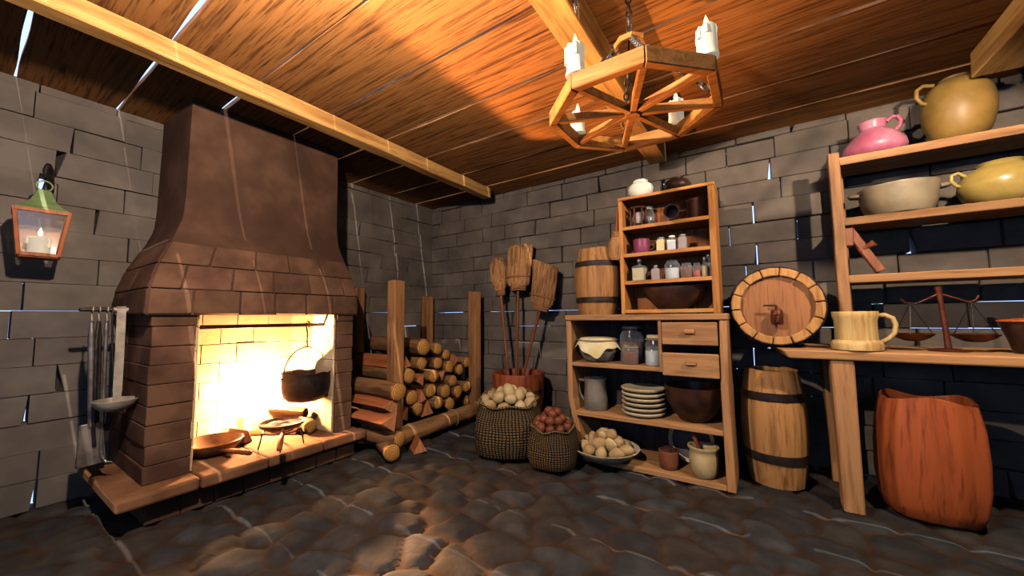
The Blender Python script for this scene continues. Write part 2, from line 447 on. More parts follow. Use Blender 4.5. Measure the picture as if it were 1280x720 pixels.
# ================================================================= the room
def brick_wall(name, o, u, n, L, hgt, seed, holes=(), thick=0.16):
    """courses of hand-cut blocks: o = inner bottom corner, u along the wall, n into the room"""

    rg = random.Random(seed)
    o, u, n = Vector(o), Vector(u), Vector(n); w = Vector((0, 0, 1))
    mb = MB(); hc = 0.182; k = 0; z = 0.0
    while z < hgt - 0.02:
        z1 = min(z + hc, hgt)
        s = -rg.uniform(0.0, 0.4)
        while s < L:
            e = s + rg.uniform(0.34, 0.5)
            a, b = max(s, 0), min(e, L)
            if L - b < 0.12: b = L; e = L + 1
            cut = [(h[0], h[1]) for h in holes if h[2] < z1 - 0.02 and h[3] > z + 0.02]
            spans = [(a, b)]
            for c0, c1 in cut:
                ns = []
                for q0, q1 in spans:
                    if c1 <= q0 or c0 >= q1: ns.append((q0, q1)); continue
                    if c0 - q0 > 0.03: ns.append((q0, c0))
                    if q1 - c1 > 0.03: ns.append((c1, q1))
                spans = ns
            for q0, q1 in spans:
                g0, g1 = rg.uniform(0.001, 0.006), rg.uniform(0.001, 0.006)
                t0, t1 = rg.uniform(-0.001, 0.0045), rg.uniform(-0.002, 0.0045)
                wl, wr = (rg.uniform(0.015, 0.04) if rg.random() < 0.16 else 0), (rg.uniform(0.012, 0.035) if rg.random() < 0.16 else 0)
                if rg.random() < 0.5: wl, wl2 = 0, wl
                else: wl2 = 0
                fr = rg.uniform(-0.010, 0.012)
                tl = [fr + rg.uniform(-0.008, 0.008) for _ in range(4)]
                zz0, zz1 = z + t0, z1 - t1
                bl, br, tr, tl_ = (q0 + g0 + wl, zz0), (q1 - g1 - wr, zz0 + rg.uniform(-.003, .003)), (q1 - g1, zz1 + rg.uniform(-.003, .003)), (q0 + g0 + wl2, zz1)
                f = rg.uniform(0.90, 1.06); mb.t = (f, f * rg.uniform(.985, 1.01), f * rg.uniform(.96, 1.02))
                cs = [bl, br, tr, tl_]
                front = [o + u * c[0] + w * c[1] + n * tl[i] for i, c in enumerate(cs)]
                op = (wl or wl2 or wr) and rg.random() < 0.12
                bk_ = cs if op else [(q0 + g0, zz0), (q1 - g1, zz0), (q1 - g1, zz1), (q0 + g0, zz1)]
                back = [o + u * c[0] + w * c[1] - n * thick for c in bk_]
                mb.hexa([back[0], back[1], front[1], front[0], back[3], back[2], front[2], front[3]])
            s = e
        z = z1; k += 1
    me = mb.build(name, M['brick'], bevel=0.010, seg=2, tone=True)
    tag(me, kind='structure')
    return me

brick_wall('wall_left', (XW, YF, 0), (0, 1, 0), (1, 0, 0), YB - YF, H, 5)
brick_wall('wall_back', (XW - .15, YB, 0), (1, 0, 0), (0, -1, 0), XR - XW + .3, H, 8)
brick_wall('wall_right', (XR, YF, 0), (0, 1, 0), (-1, 0, 0), YB - YF, H, 3, holes=[(1.6, 2.7, 0.95, 2.1)])  # unseen opening added to let in bluish sky fill
brick_wall('wall_front', (XW, YF, 0), (1, 0, 0), (0, 1, 0), XR - XW, H, 4, holes=[(1.9, 5.2, 0.9, 2.35)])  # wide opening behind the camera, added for blue fill light

# ---- floor: cobbles grown from jittered sites
def floor():
    rg = np.random.RandomState(3)
    st = 0.028
    xs = np.arange(XW - .2, XR + .2, st); ys = np.arange(YF - .2, YB + .2, st)
    gx, gy = np.meshgrid(xs, ys, indexing='ij')
    cell = 0.27
    nx, ny = int((xs[-1] - xs[0]) / cell) + 3, int((ys[-1] - ys[0]) / (cell * .8)) + 3
    sx = np.zeros((nx, ny)); sy = np.zeros((nx, ny)); sid = np.arange(nx * ny).reshape(nx, ny)
    for i in range(nx):
        for j in range(ny):
            sx[i, j] = xs[0] + (i - 1 + .5 * (j % 2) + rg.uniform(-.33, .33)) * cell
            sy[i, j] = ys[0] + (j - 1 + rg.uniform(-.33, .33)) * cell * .8
    wob = 0.022
    wx = gx + wob * np.sin(gy * 17 + 1.3 * np.sin(gx * 11)); wy = gy + wob * np.sin(gx * 15 + 1.7 * np.sin(gy * 13))
    d1 = np.full(gx.shape, 9.0); d2 = np.full(gx.shape, 9.0); own = np.zeros(gx.shape, int)
    ci = ((gx - xs[0]) / cell + 1).astype(int); cj = ((gy - ys[0]) / (cell * .8) + 1).astype(int)
    for di in range(-2, 3):
        for dj in range(-2, 3):
            i = np.clip(ci + di, 0, nx - 1); j = np.clip(cj + dj, 0, ny - 1)
            d = np.hypot(wx - sx[i, j], (wy - sy[i, j]) * 1.12)
            m = d < d1
            d2 = np.where(m, d1, np.minimum(d2, np.where(d > d1, d, d2))); own = np.where(m, sid[i, j], own); d1 = np.where(m, d, d1)
    e = np.clip((d2 - d1) / 0.085, 0, 1); sm = e * e * (3 - 2 * e)
    tilt = rg.uniform(-1, 1, (nx * ny, 3))
    hgt = -0.028 + sm * (0.026 + 0.007 * tilt[own, 2]) + 0.004 * np.sin(gx * 9 + gy * 5)
    # colours: grey-blue stones in brown earth
    pal = np.array([[.058, .055, .057], [.048, .045, .046], [.068, .058, .052], [.042, .038, .038], [.060, .046, .038]])
    pc = pal[rg.randint(0, len(pal), nx * ny)] * rg.uniform(.8, 1.15, (nx * ny, 1))
    mort = np.array([.064, .034, .020])
    k = np.clip((e - .22) / .3, 0, 1)[..., None]
    colr = mort * (1 - k) + pc[own] * k
    n0, n1 = gx.shape
    me = bpy.data.meshes.new('floor')
    co_ = np.stack([gx, gy, hgt], -1).reshape(-1, 3)
    a = np.arange(n0 * n1).reshape(n0, n1)
    q = np.stack([a[:-1, :-1], a[1:, :-1], a[1:, 1:], a[:-1, 1:]], -1).reshape(-1, 4)
    me.from_pydata(co_.tolist(), [], q.tolist())
    ca = me.color_attributes.new('tone', 'FLOAT_COLOR', 'POINT')
    ca.data.foreach_set('color', np.concatenate([colr.reshape(-1, 3), np.ones((n0 * n1, 1))], 1).astype(np.float32).ravel())
    me.materials.append(M['floor']); me.shade_smooth()
    o = bpy.data.objects.new('floor', me); COL.objects.link(o); tag(o, kind='structure')
floor()

# ---- ceiling: planks along x with open joints between them
def ceiling():
    rg = random.Random(2)
    mb = MB()
    gaps = [-2.34, -1.85, -1.35, -0.86, -0.35, 0.142, 0.61, 1.062, 1.561, 2.066, 2.54, 3.08, 3.53, YB + .3]
    x0, x1, N = XW - .2, XR + .2, 60
    lo = YF - .2
    edges = []
    for g in gaps[:-1]:
        ph = rg.uniform(0, 9)
        lo_e, hi_e = [], []
        for i in range(N + 1):
            x = x0 + (x1 - x0) * i / N
            w = 0.0100 + 0.0032 * math.sin(x * 2.1 + ph) + 0.0032 * math.sin(x * 7.3 + ph * 2)
            m = 0.006 * math.sin(x * 1.3 + ph * 3)
            lo_e.append(g + m - max(w, .0012)); hi_e.append(g + m + max(w, .0012))
        edges.append((lo_e, hi_e))
    prev = [lo] * (N + 1)
    for k in range(len(gaps)):
        cur = edges[k][0] if k < len(edges) else [gaps[-1]] * (N + 1)
        dz = rg.uniform(-.006, .006)
        vs, fs = [], []
        for i in range(N + 1):
            x = x0 + (x1 - x0) * i / N
            vs += [(x, prev[i], H + dz), (x, cur[i], H + dz), (x, cur[i], H + .035 + dz), (x, prev[i], H + .035 + dz)]
        for i in range(N):
            a, b = i * 4, i * 4 + 4
            for j in range(4):
                fs.append((a + j, a + (j + 1) % 4, b + (j + 1) % 4, b + j))
        fs += [(3, 2, 1, 0), (N * 4, N * 4 + 1, N * 4 + 2, N * 4 + 3)]
        mb.add(vs, fs)
        prev = edges[k][1] if k < len(edges) else None
    tag(mb.build('ceiling', M['ceil']), kind='structure')
ceiling()

def beam(name, x0, x1, y0, y1, drop):
    mb = MB()
    N = 14; rg = random.Random(name)
    vs, fs = [], []
    for i in range(N + 1):
        y = y0 + (y1 - y0) * i / N; j = lambda: rg.uniform(-.006, .006)
        vs += [(x0 + j(), y, H - drop + j()), (x1 + j(), y, H - drop + j()), (x1 + j(), y, H - .008), (x0 + j(), y, H - .008)]
    for i in range(N):
        a, b = i * 4, i * 4 + 4
        for k in range(4): fs.append((a + k, a + (k + 1) % 4, b + (k + 1) % 4, b + k))
    fs += [(3, 2, 1, 0), (N * 4, N * 4 + 1, N * 4 + 2, N * 4 + 3)]
    mb.add(vs, fs)
    o = mb.build(name, M['beam'], bevel=.006)
    tag(o, kind='structure'); return o
beam('trim_1', -2.80, -2.69, YF, 3.60, 0.125)
beam('trim_2', -0.81, -0.655, YF, 3.58, 0.17)
beam('trim_3', 1.14, 1.34, YF, 3.37, 0.17)

# ================================================================= fireplace
FX = -3.10           # front of the columns
fp = thing('fireplace', 'tall brown brick fireplace with flared plaster hood against left wall', 'fireplace', (XW, 1.4, 0))
def L_(p): return (p[0] - XW, p[1] - 1.4, p[2])
class FB(MB):
    def add(s, vs, fs, uvs=None): return MB.add(s, [L_(v) for v in vs], fs, uvs)
rg = random.Random(21)
def tone(mb, a=.86, b=1.1):
    f = rg.uniform(a, b); mb.t = (f, f * rg.uniform(.97, 1.01), f * rg.uniform(.94, 1.02))

BX = XW + .02      # the wall side
mb = FB()          # raised plinth
for k in range(8):
    tone(mb, .7, .9); y0 = .70 + k * .17  # darker tone imitates the slab's shade on the plinth
    mb.box(BX, -3.06 + rg.uniform(-.004, .004), y0 + .001, y0 + .169, 0.0, .155)
mb.build('hearth_base', M['hearthstone'], fp, bevel=.008)
mb = FB()          # slab of four stones
ys = [.555, .93, 1.32, 1.72, 2.11]
for k in range(4):
    tone(mb, .93, 1.08)
    a, b = ys[k] + .002, ys[k + 1] - .002
    x1a = -2.955 + rg.uniform(-.006, .006); x1b = -2.955 + rg.uniform(-.006, .006)
    mb.hexa([(BX, a, .15), (x1a, a, .15), (x1b, b, .15), (BX, b, .15), (BX, a, .222), (x1a, a, .222 + rg.uniform(-.004, .004)), (x1b, b, .222 + rg.uniform(-.004, .004)), (BX, b, .222)])
mb.build('hearth_slab', M['slab'], fp, bevel=.016, seg=2)

def column(y0, y1, name):
    mb = FB(); z = .222; k = 0
    while z < 1.235:
        h = min(.118 + rg.uniform(-.012, .014), 1.242 - z)
        if 1.242 - (z + h) < .05: h = 1.242 - z
        cuts = [BX, -3.62 + rg.uniform(-.05, .05), FX] if k % 2 else [BX, -3.78, -3.42 + rg.uniform(-.05, .05), FX]
        for i in range(len(cuts) - 1):
            tone(mb)
            fr = rg.uniform(-.006, .004) if i == len(cuts) - 2 else 0
            mb.box(cuts[i] + .002, cuts[i + 1] - .002 + fr, y0 + rg.uniform(-.004, .004), y1 + rg.uniform(-.004, .003), z + .001, z + h - .0005, .002)
        z += h; k += 1
    return mb.build(name, M['hearthstone'], fp, bevel=.007, seg=2)
column(.69, .915, 'column')
column(1.895, 2.05, 'column')

# fire chamber
mb = FB()
for kk in range(7):
    z = .222 + kk * .155; s = .915 - (kk % 2) * .12
    while s < 1.90:
        e = min(s + .25, 1.90); a = max(s, .915)
        if e - a > .02:
            tone(mb, .92, 1.06); mb.box(BX + .0, BX + .075 + rg.uniform(0, .008), a + .001, e - .001, z, z + .153)
        s += .25
for yy0, yy1 in ((.912, .935), (1.878, 1.897)):
    for kk in range(7):
        tone(mb, .92, 1.06); z = .222 + kk * .155
        mb.box(BX + .07, -3.62, yy0, yy1, z, z + .153); tone(mb, .92, 1.06); mb.box(-3.618, FX - .03, yy0, yy1, z, z + .153)
mb.build('fire_chamber', M['firebrick'], fp, bevel=.004)

# hood: (z, front x, left y, right y)
HS = [(1.235, -3.085, .655, 2.075), (1.32, -3.085, .650, 2.075), (1.45, -3.10, .672, 2.068), (1.58, -3.145, .715, 2.045), (1.70, -3.195, .770, 2.015),
      (1.80, -3.235, .815, 1.992), (1.90, -3.262, .850, 1.975), (2.05, -3.275, .862, 1.968), (2.78, -3.282, .870, 1.962)]
def hood_at(z):
    for a, b in zip(HS, HS[1:]):
        if z <= b[0]:
            t = (z - a[0]) / (b[0] - a[0]); return [a[i] + (b[i] - a[i]) * t for i in range(4)]
    return HS[-1]
mb = FB(); zs_ = [1.235 + i * (2.78 - 1.235) / 36 for i in range(37)]
NS = 9; loop = []
vs, fs = [], []
for z in zs_:
    _, fx, ya, yb = hood_at(z)
    ring = [(BX + (fx - BX) * t, ya) for t in np.linspace(0, 1, NS)][:-1] + [(fx, ya + (yb - ya) * t) for t in np.linspace(0, 1, NS)] + [(fx + (BX - fx) * t, yb) for t in np.linspace(0, 1, NS)][1:]
    for i, (x, y) in enumerate(ring):
        nn = noise.noise(Vector((x * 3, y * 3, z * 2.5))) * .012
        vs.append((x + nn * (1 if 1.9 < z < 2.7 else .4), y - nn * .4, z))
K = len(ring)
for i in range(len(zs_) - 1):
    for k in range(K - 1):
        fs.append((i * K + k, i * K + k + 1, (i + 1) * K + k + 1, (i + 1) * K + k))
mb.add(vs, fs)
# underside, closed round the flue so the chamber has a roof
vs = [(BX, .655, 1.24), (FX, .655, 1.24), (FX, 2.075, 1.24), (BX, 2.075, 1.24), (BX, .655, 1.30), (FX, .655, 1.30), (FX, 2.075, 1.30), (BX, 2.075, 1.30)]
mb.hexa(vs)
hood = mb.build('hood', M['hood'], fp, smooth=38)

# the two brick courses that follow the flare, and their voussoirs
mb = FB()
def course(z0, z1, n, off):
    a, b = hood_at(z0), hood_at(z1)
    def pt(h, s, z, out):      # s: 0..1 along the front
        return (h[1] + out, h[2] + (h[3] - h[2]) * s, z)
    cs = [max(0, min(1, (i + off) / n + rg.uniform(-.012, .012))) for i in range(n + 1)]
    cs = [0] + [c for c in cs if .03 < c < .97] + [1]
    for c0, c1 in zip(cs, cs[1:]):
        tone(mb); o1 = rg.uniform(.006, .020); o2 = o1 + rg.uniform(-.006, .006); g = .003
        q = lambda s, h, z, o: pt(h, s, z, o)
        mb.hexa([q(c0 + g, a, z0 + .002, -.04), q(c0 + g, a, z0 + .002, o1), q(c1 - g, a, z0 + .002, o2), q(c1 - g, a, z0 + .002, -.04),
                 q(c0 + g, b, z1 - .002, -.04), q(c0 + g, b, z1 - .002, o1), q(c1 - g, b, z1 - .002, o2), q(c1 - g, b, z1 - .002, -.04)])
    for side in (2, 3):        # the cheeks
        sg = -1 if side == 2 else 1
        xs = [BX, -3.62 + off * .2, None]
        for i in range(2):
            tone(mb); o = sg * rg.uniform(.003, .012)
            xa0 = xs[i]; xb0 = xs[i + 1] if xs[i + 1] is not None else a[1]; xb1 = xs[i + 1] if xs[i + 1] is not None else b[1]
            mb.hexa([(xa0, a[side] - sg * .03, z0 + .002), (xb0 - .003, a[side] - sg * .03, z0 + .002), (xb0 - .003, a[side] + o, z0 + .002), (xa0, a[side] + o, z0 + .002),
                     (xa0, b[side] - sg * .03, z1 - .002), (xb1 - .003, b[side] - sg * .03, z1 - .002), (xb1 - .003, b[side] + o, z1 - .002), (xa0, b[side] + o, z1 - .002)])
course(1.238, 1.40, 6, 0)
course(1.40, 1.565, 5, .5)
course(1.565, 1.72, 5, 0)
mb.build('brick_course', M['hearthstone'], fp, bevel=.010, seg=2)
mb = FB(); mb.box(-3.30, -3.285, .90, 1.915, 1.135, 1.165)
mb.build('pot_rail', M['iron'], fp, bevel=.003)

# ---- burning wood and flames
def log_mesh(name, Lg, r, seed, mats=None):
    """a round log along local x with rough bark and sawn ends"""
    q = random.Random(seed); mb = MB(); n = 12; N = 6
    ph = [q.uniform(.88, 1.1) for _ in range(n)]
    vs, fs = [], []
    for i in range(N + 1):
        x = -Lg / 2 + Lg * i / N; bend = .006 * math.sin(i * .9 + seed)
        for k in range(n):
            a = 2 * PI * k / n; rr = r * ph[k] * (1 + q.uniform(-.02, .02))
            vs.append((x, rr * math.cos(a) + bend, rr * math.sin(a)))
    for i in range(N):
        for k in range(n): fs.append((i * n + k, (i + 1) * n + k, (i + 1) * n + (k + 1) % n, i * n + (k + 1) % n))
    mb.m = 0; mb.add(vs, fs)
    mb.m = 1
    for sg, i in ((-1, 0), (1, N)):
        base = [vs[i * n + k] for k in range(n)]
        r1 = [(v[0] + sg * r * .16, v[1] * .93, v[2] * .93) for v in base]
        r2 = [(v[0] + sg * r * .34, v[1] * .66, v[2] * .66) for v in base]
        al = base + r1 + r2 + [(base[0][0] + sg * r * .42, 0, 0)]; ff = []
        for k in range(n):
            k2 = (k + 1) % n
            t = [(k, k2, n + k2, n + k), (n + k, n + k2, 2 * n + k2, 2 * n + k), (2 * n + k, 2 * n + k2, 3 * n)]
            ff += [tuple(reversed(f)) for f in t] if sg < 0 else t
        mb.add(al, ff)
    return mb

def split_mesh(Lg, w, h, seed):
    """a cleft log: bark on the round back, bare wood on the two cloven faces"""
    q = random.Random(seed); mb = MB()
    prof = [(-w / 2, 0), (w / 2 * .95, -h * .05), (w * .06, h)]
    A = [(-Lg / 2 + q.uniform(-.01, .01), p[0], p[1]) for p in prof]
    B = [(Lg / 2 + q.uniform(-.01, .01), p[0] * .97, p[1] * .97) for p in prof]
    mb.m = 0; mb.add(A + B, [(0, 1, 4, 3)])
    mb.m = 1; mb.add(A + B, [(1, 2, 5, 4), (2, 0, 3, 5)])
    mb.m = 2; mb.add(A + B, [(2, 1, 0), (3, 4, 5)])
    return mb

def roundlog(label, p, Lg, r, seed, rot=(0, 0, 0), group='firewood logs'):
    o = log_mesh('log', Lg, r, seed).build('firewood_log', [M['bark'], M['logend']], None, smooth=50, loc=p)
    o.rotation_euler = rot; tag(o, label, 'log', group); return o
def splitlog(label, p, Lg, w, h, seed, rot=(0, 0, 0), group='split firewood'):
    o = split_mesh(Lg, w, h, seed).build('split_log', [M['bark'], M['split'], M['splitend']], None, loc=p, bevel=.004)
    o.rotation_euler = rot; tag(o, label, 'log', group); return o

HZ = .225
splitlog('burning cloven log nearest the bright flames at the back of the fireplace', (-3.72, 1.52, HZ + .01), .40, .13, .13, 3, (0, 0, 1.0), 'burning logs')
roundlog('burning round log lying highest at the back of the fire', (-3.60, 1.70, HZ + .155), .40, .048, 5, (0, .10, .62), 'burning logs')
splitlog('split log lying flat across the front of the fire behind the trivet', (-3.52, 1.62, HZ + .006), .40, .12, .12, 7, (0, 0, .62), 'burning logs')
splitlog('short reddish cloven log between frying pan and trivet', (-3.60, 1.32, HZ + .006), .34, .13, .10, 9, (0, 0, .25), 'burning logs')
roundlog('round log with its sawn end towards the right fireplace column', (-3.37, 1.78, HZ + .060), .26, .056, 11, (0, 0, -.12), 'burning logs')
fl = thing('fire', 'glowing white and yellow flames at the back of the fireplace', 'fire', (-3.68, 1.48, HZ))
for (dx, dy, z0, h, r, ph) in ((0, 0, .02, .42, .085, 0), (-.03, .12, .0, .36, .07, 1), (-.02, -.14, 0, .30, .07, 2), (-.04, .22, 0, .22, .05, 3), (-.03, -.24, 0, .2, .05, 4)):
    mb = MB(); pr = []
    for i in range(13):
        t = i / 12; pr.append((r * (math.sin(PI * min(1, t * 1.0) ** .62) if 0 < t < 1 else 0) + 0.0, z0 + h * t))
    mb.lathe(pr, 14, (dx, dy, 0), 1, 1, fn=lambda a, rr, z: (rr * (1 + .15 * math.sin(3 * a + z * 14 + ph)), z))
    for v in mb.v: v.x += .03 * math.sin(v.z * 12 + ph); v.y += .035 * math.sin(v.z * 10 + ph * 2)
    mb.build('flame', M['fireflame'], fl, smooth=60)

# ---- cauldron on its hook
cx, cy = -3.292, 1.735
hk = MB(); hk.tube([(0, 0, .0)] + [(-.016 * math.sin(a), 0, .0 + .016 - .016 * math.cos(a)) for a in np.linspace(.5, 5.2, 9)], .006, 6)
ps = [(cx + .022, cy, 1.128), (cx + .024, cy, 1.172), (cx + .004, cy, 1.182), (cx - .020, cy, 1.172), (cx - .018, cy, 1.13), (cx, cy, 1.08), (cx, cy, .995), (cx + .01, cy, .972), (cx + .002, cy - .014, .957), (cx - .004, cy - .018, .975)]
hk = MB(); hk.tube([Vector(p) - Vector((cx, cy, .96)) for p in ps], .0065, 8)
tag(hk.build('pot_hook', M['iron'], None, smooth=60, loc=(cx, cy, .96)), 'thin iron hook hanging from the rail above the fire', 'hook')
cd = thing('cauldron', 'black iron cauldron with wire bail hanging over the fire', 'cauldron', (cx, cy, .50))
mb = MB()
mb.lathe([(0, 0), (.08, .003), (.135, .016), (.17, .05), (.188, .10), (.195, .15), (.196, .20), (.190, .232), (.197, .246), (.194, .25), (.183, .246), (.178, .23), (.182, .19), (.165, .07), (.1, .025), (0, .02)], 36,
         fn=lambda a, r, z: (r * (1 + .006 * math.sin(7 * a)), z + (.004 * math.sin(9 * a) + .004 * math.sin(4 * a + 1) if z > .22 else 0)))
mb.build('body', M['hoop'], cd, smooth=40)
mb = MB(); mb.lathe([(0, .20), (.181, .20)], 28); mb.build('stew', M['peppercorn'], cd)
mb = MB(); mb.tube([(0, .186 * math.cos(a), .225 + .235 * math.sin(a)) for a in np.linspace(0, PI, 21)], .0055, 7)
mb.build('bail_handle', M['iron'], cd, smooth=60)
for s in (-1, 1):
    mb = MB(); mb.torus((0, s * .195, .222), .014, .005, 'x', 12, 6); mb.build('lug', M['iron'], cd, smooth=60)

# ---- frying pan lying on the slab by the left column
pan = thing('frying_pan', 'dark iron frying pan lying on hearth beside left column', 'pan', (-3.42, 1.125, HZ), (0.0, 0, -.12))
mb = MB()
mb.lathe([(0, .004), (.10, .004), (.150, .024), (.188, .072), (.196, .092), (.190, .096), (.178, .080), (.140, .038), (.10, .018), (0, .016)], 36)
mb.build('bowl', M['pan'], pan, smooth=40)
h0 = Vector((.17, .03, .05)); h1 = Vector((.52, .115, .085))
mb = MB(); mb.tube([h0, h0.lerp(h1, .15), h0.lerp(h1, .3), h0.lerp(h1, .95), h1], [.012, .012, .017, .017, .008], 9); mb.build('handle', M['handle'], pan, smooth=50)

# ---- trivet with a skillet on it
tz = HZ
trv = thing('trivet', 'round iron trivet on thin legs at the front of the hearth', 'trivet', (-3.12, 1.475, tz))
mb = MB(); mb.torus((0, 0, .125), .125, .006, 'z', 28, 7); mb.torus((0, 0, .125), .075, .005, 'z', 24, 6); mb.build('ring', M['iron'], trv, smooth=60)
for k in range(4):
    a = PI / 4 + k * PI / 2 + .3
    mb = MB(); mb.tube([(.125 * math.cos(a), .125 * math.sin(a), .125), (.15 * math.cos(a), .15 * math.sin(a), .0)], [.006, .005], 7); mb.build('leg', M['iron'], trv, smooth=60)
sk = thing('skillet', 'shallow brown skillet resting on the trivet with handle forward', 'pan', (-3.12, 1.475, tz + .132))
mb = MB(); mb.lathe([(0, 0), (.08, .001), (.12, .012), (.150, .038), (.158, .054), (.153, .057), (.142, .043), (.11, .022), (.06, .012), (0, .010)], 36, (0, 0, 0)); mb.build('bowl', M['pan'], sk, smooth=40)
mb = MB(); mb.lathe([(0, .046), (.05, .045), (.10, .043), (.143, .041)], 28, fn=lambda a, r, z: (r, z + .006 * math.sin(5 * a + r * 40))); mb.build('pan_contents', M['food'], sk, smooth=60)
h0 = Vector((.14, -.06, .035)); h1 = Vector((.37, -.19, -.035))
mb = MB(); mb.tube([h0, h0.lerp(h1, .2), h0.lerp(h1, .3), h0.lerp(h1, .95), h1], [.010, .011, .017, .018, .01], 9); mb.build('handle', M['handle'], sk, smooth=50)

# ---- tool rail standing out from the column's left side
RXX, RZ = -3.45, 1.272
rl = thing('tool_rail', 'round metal rail beside fireplace holding hanging fire tools', 'rail', (RXX, .686, RZ))
mb = MB(); mb.tube([(0, -.10, 0), (0, -.245, 0), (0, -.25, 0)], [.0125, .0125, .009], 12); mb.build('rod', M['iron'], rl, smooth=60)
mb = MB(); mb.tube([(0, -.002, 0), (0, -.105, 0)], .0155, 12); mb.build('sleeve', M['ladle'], rl, smooth=60)
mb = MB(); mb.lathe([(0, 0), (.034, 0), (.034, .012), (0, .012)], 16, (0, -.012, 0), mat=Matrix.Rotation(-PI / 2, 4, 'X')); mb.build('wall_plate', M['iron'], rl, smooth=40)
def s_hook(y, label):
    r = .0185
    p = [(r * math.cos(a), 0, r * math.sin(a)) for a in np.linspace(-.6, PI, 9)]
    p += [(-r, 0, -.02), (-.006, 0, -.045), (0, 0, -.066)]
    p += [(.010 - .010 * math.cos(a), 0, -.066 - .010 * math.sin(a)) for a in np.linspace(.3, PI + .3, 7)]
    tag(_hook(p, y), label, 'hook', 's-hooks on the tool rail')
def _hook(p, y):
    mb = MB(); mb.tube(p, .0035, 7); return mb.build('s_hook', M['ladle'], None, smooth=60, loc=(RXX, y, RZ))
s_hook(.492, 'bent wire hook on tool rail, nearest its free end')
s_hook(.522, 'bent wire hook on tool rail, middle of the three')
s_hook(.556, 'bent wire hook on tool rail, nearest the ladle')
def tool_tube(par, name, pts, r, m):
    mb = MB(); mb.tube(pts, r, 8); return mb.build(name, m, par, smooth=60)
hz = RZ - .078
sh = thing('fire_shovel', 'iron fire shovel with square blade hanging from tool rail', 'shovel', (RXX, .492, hz), (.045, 0, 0))
tool_tube(sh, 'handle', [(0, 0, .01), (0, 0, -.04), (0, 0, -.10), (0, 0, -.64)], [.008, .012, .017, .013], M['steel'])
mb = MB(); mb.hexa([(-.012, -.045, -.62), (.0, -.045, -.62), (.0, .045, -.62), (-.012, .045, -.62), (-.01, -.058, -.87), (.004, -.058, -.87), (.004, .058, -.87), (-.01, .058, -.87)])
for s in (-1, 1): mb.hexa([(-.01, s * .045 - .003, -.62), (.022, s * .045 - .003, -.62), (.022, s * .045 + .003, -.62), (-.01, s * .045 + .003, -.62), (-.01, s * .058 - .003, -.87), (.03, s * .058 - .003, -.85), (.03, s * .058 + .003, -.85), (-.01, s * .058 + .003, -.87)])
mb.build('blade', M['steel'], sh, bevel=.002)
tg = thing('fire_tongs', 'dark iron fire tongs hanging on middle hook of tool rail', 'tongs', (RXX, .522, hz), (.03, 0, 0))
tool_tube(tg, 'arm', [(0, 0, .01), (.014, -.010, -.1), (.014, -.010, -.66), (.008, -.003, -.76)], .009, M['iron'])
tool_tube(tg, 'arm', [(0, 0, .01), (-.014, .010, -.1), (-.014, .010, -.66), (-.006, .003, -.76)], .009, M['iron'])
pk = thing('fire_poker', 'iron poker with hooked tip hanging from tool rail', 'poker', (RXX, .556, hz), (.02, 0, 0))
tool_tube(pk, 'shaft', [(0, 0, .01), (0, 0, -.05), (0, 0, -.09), (0, 0, -.74), (0, 0, -.79)], [.007, .013, .0095, .0095, .014], M['steel'])
tool_tube(pk, 'tip', [(0, 0, -.78), (.004, .004, -.83), (.02, .020, -.865), (.045, .045, -.868)], [.013, .012, .01, .004], M['steel'])
fk = thing('skimmer', 'small wire skimmer hanging between poker and ladle on tool rail', 'skimmer', (RXX, .578, RZ - .018), (0, 0, 0))
tool_tube(fk, 'handle', [(0, .0, .034), (.016, .0, .012), (.008, .0, -.02), (.0, .012, -.25), (0, .036, -.50)], .0055, M['iron'])
mb = MB(); mb.hexa([(-.004, -.012, -.80), (.004, -.012, -.80), (.004, .022, -.80), (-.004, .022, -.80), (-.004, .022, -.49), (.004, .022, -.49), (.004, .045, -.49), (-.004, .045, -.49)]); mb.build('blade', M['iron'], fk, bevel=.002)
ld = thing('ladle', 'large pale metal ladle with flat strap handle on the tool rail', 'ladle', (RXX, .615, RZ))
mb = MB(); pts = [(-.018, 0, -.03), (-.0205, 0, .004), (-.012, 0, .0185), (.006, 0, .0195), (.0175, 0, .009), (.0205, .0, -.02), (.022, .004, -.30), (.022, .006, -.52)]
for a, b in zip(pts, pts[1:]): mb.bar(a, b, .042, .006, (1, 0, .02))
mb.build('handle', M['ladle'], ld)
mb = MB(); mb.lathe([(0, -.625), (.05, -.62), (.082, -.60), (.098, -.575), (.105, -.555), (.100, -.553), (.091, -.570), (.07, -.592), (.04, -.608), (0, -.612)], 30, (.11, -.015, 0)); mb.build('bowl', M['ladle'], ld, smooth=40)
mb = MB(); mb.bar((.022, .006, -.515), (.022, .006, -.572), .038, .006, (1, 0, .02)); mb.build('neck', M['ladle'], ld)

# ---- lantern on its wall hook
lx, ly = -3.70, .285
wh = thing('wall_hook', 'curved black iron hook on left wall carrying the lantern', 'hook', (XW, ly + .045, 2.06))
mb = MB(); c = []
for t in np.linspace(0, 1, 12):
    a = PI * .55 * t; c.append((.02 + .20 * math.sin(a * .9), -.045 * t, .14 * math.sin(PI * t * .75) - .0))
c += [(.235, -.045, .06), (.245, -.045, .035), (.262, -.045, .045)]
mb.tube(c, [.016] * 6 + [.013] * 6 + [.010] * 3, 8); mb.build('arm', M['iron'], wh, smooth=60)
mb = MB(); mb.box(-.03, .03, -.03, .03, -.07, .07); mb.build('wall_plate', M['iron'], wh, bevel=.006)
LZ = 1.60
ln = thing('lantern', 'wooden framed lantern with green roof hanging on left wall', 'lantern', (lx, ly, LZ), (0, 0, -.06))
b0, b1, hh = .075, .105, .27
mb = MB()
for sx in (-1, 1):
    for sy in (-1, 1): mb.bar((sx * b0, sy * b0, .0), (sx * b1, sy * b1, hh), .018, .018, (1, 0, 0))
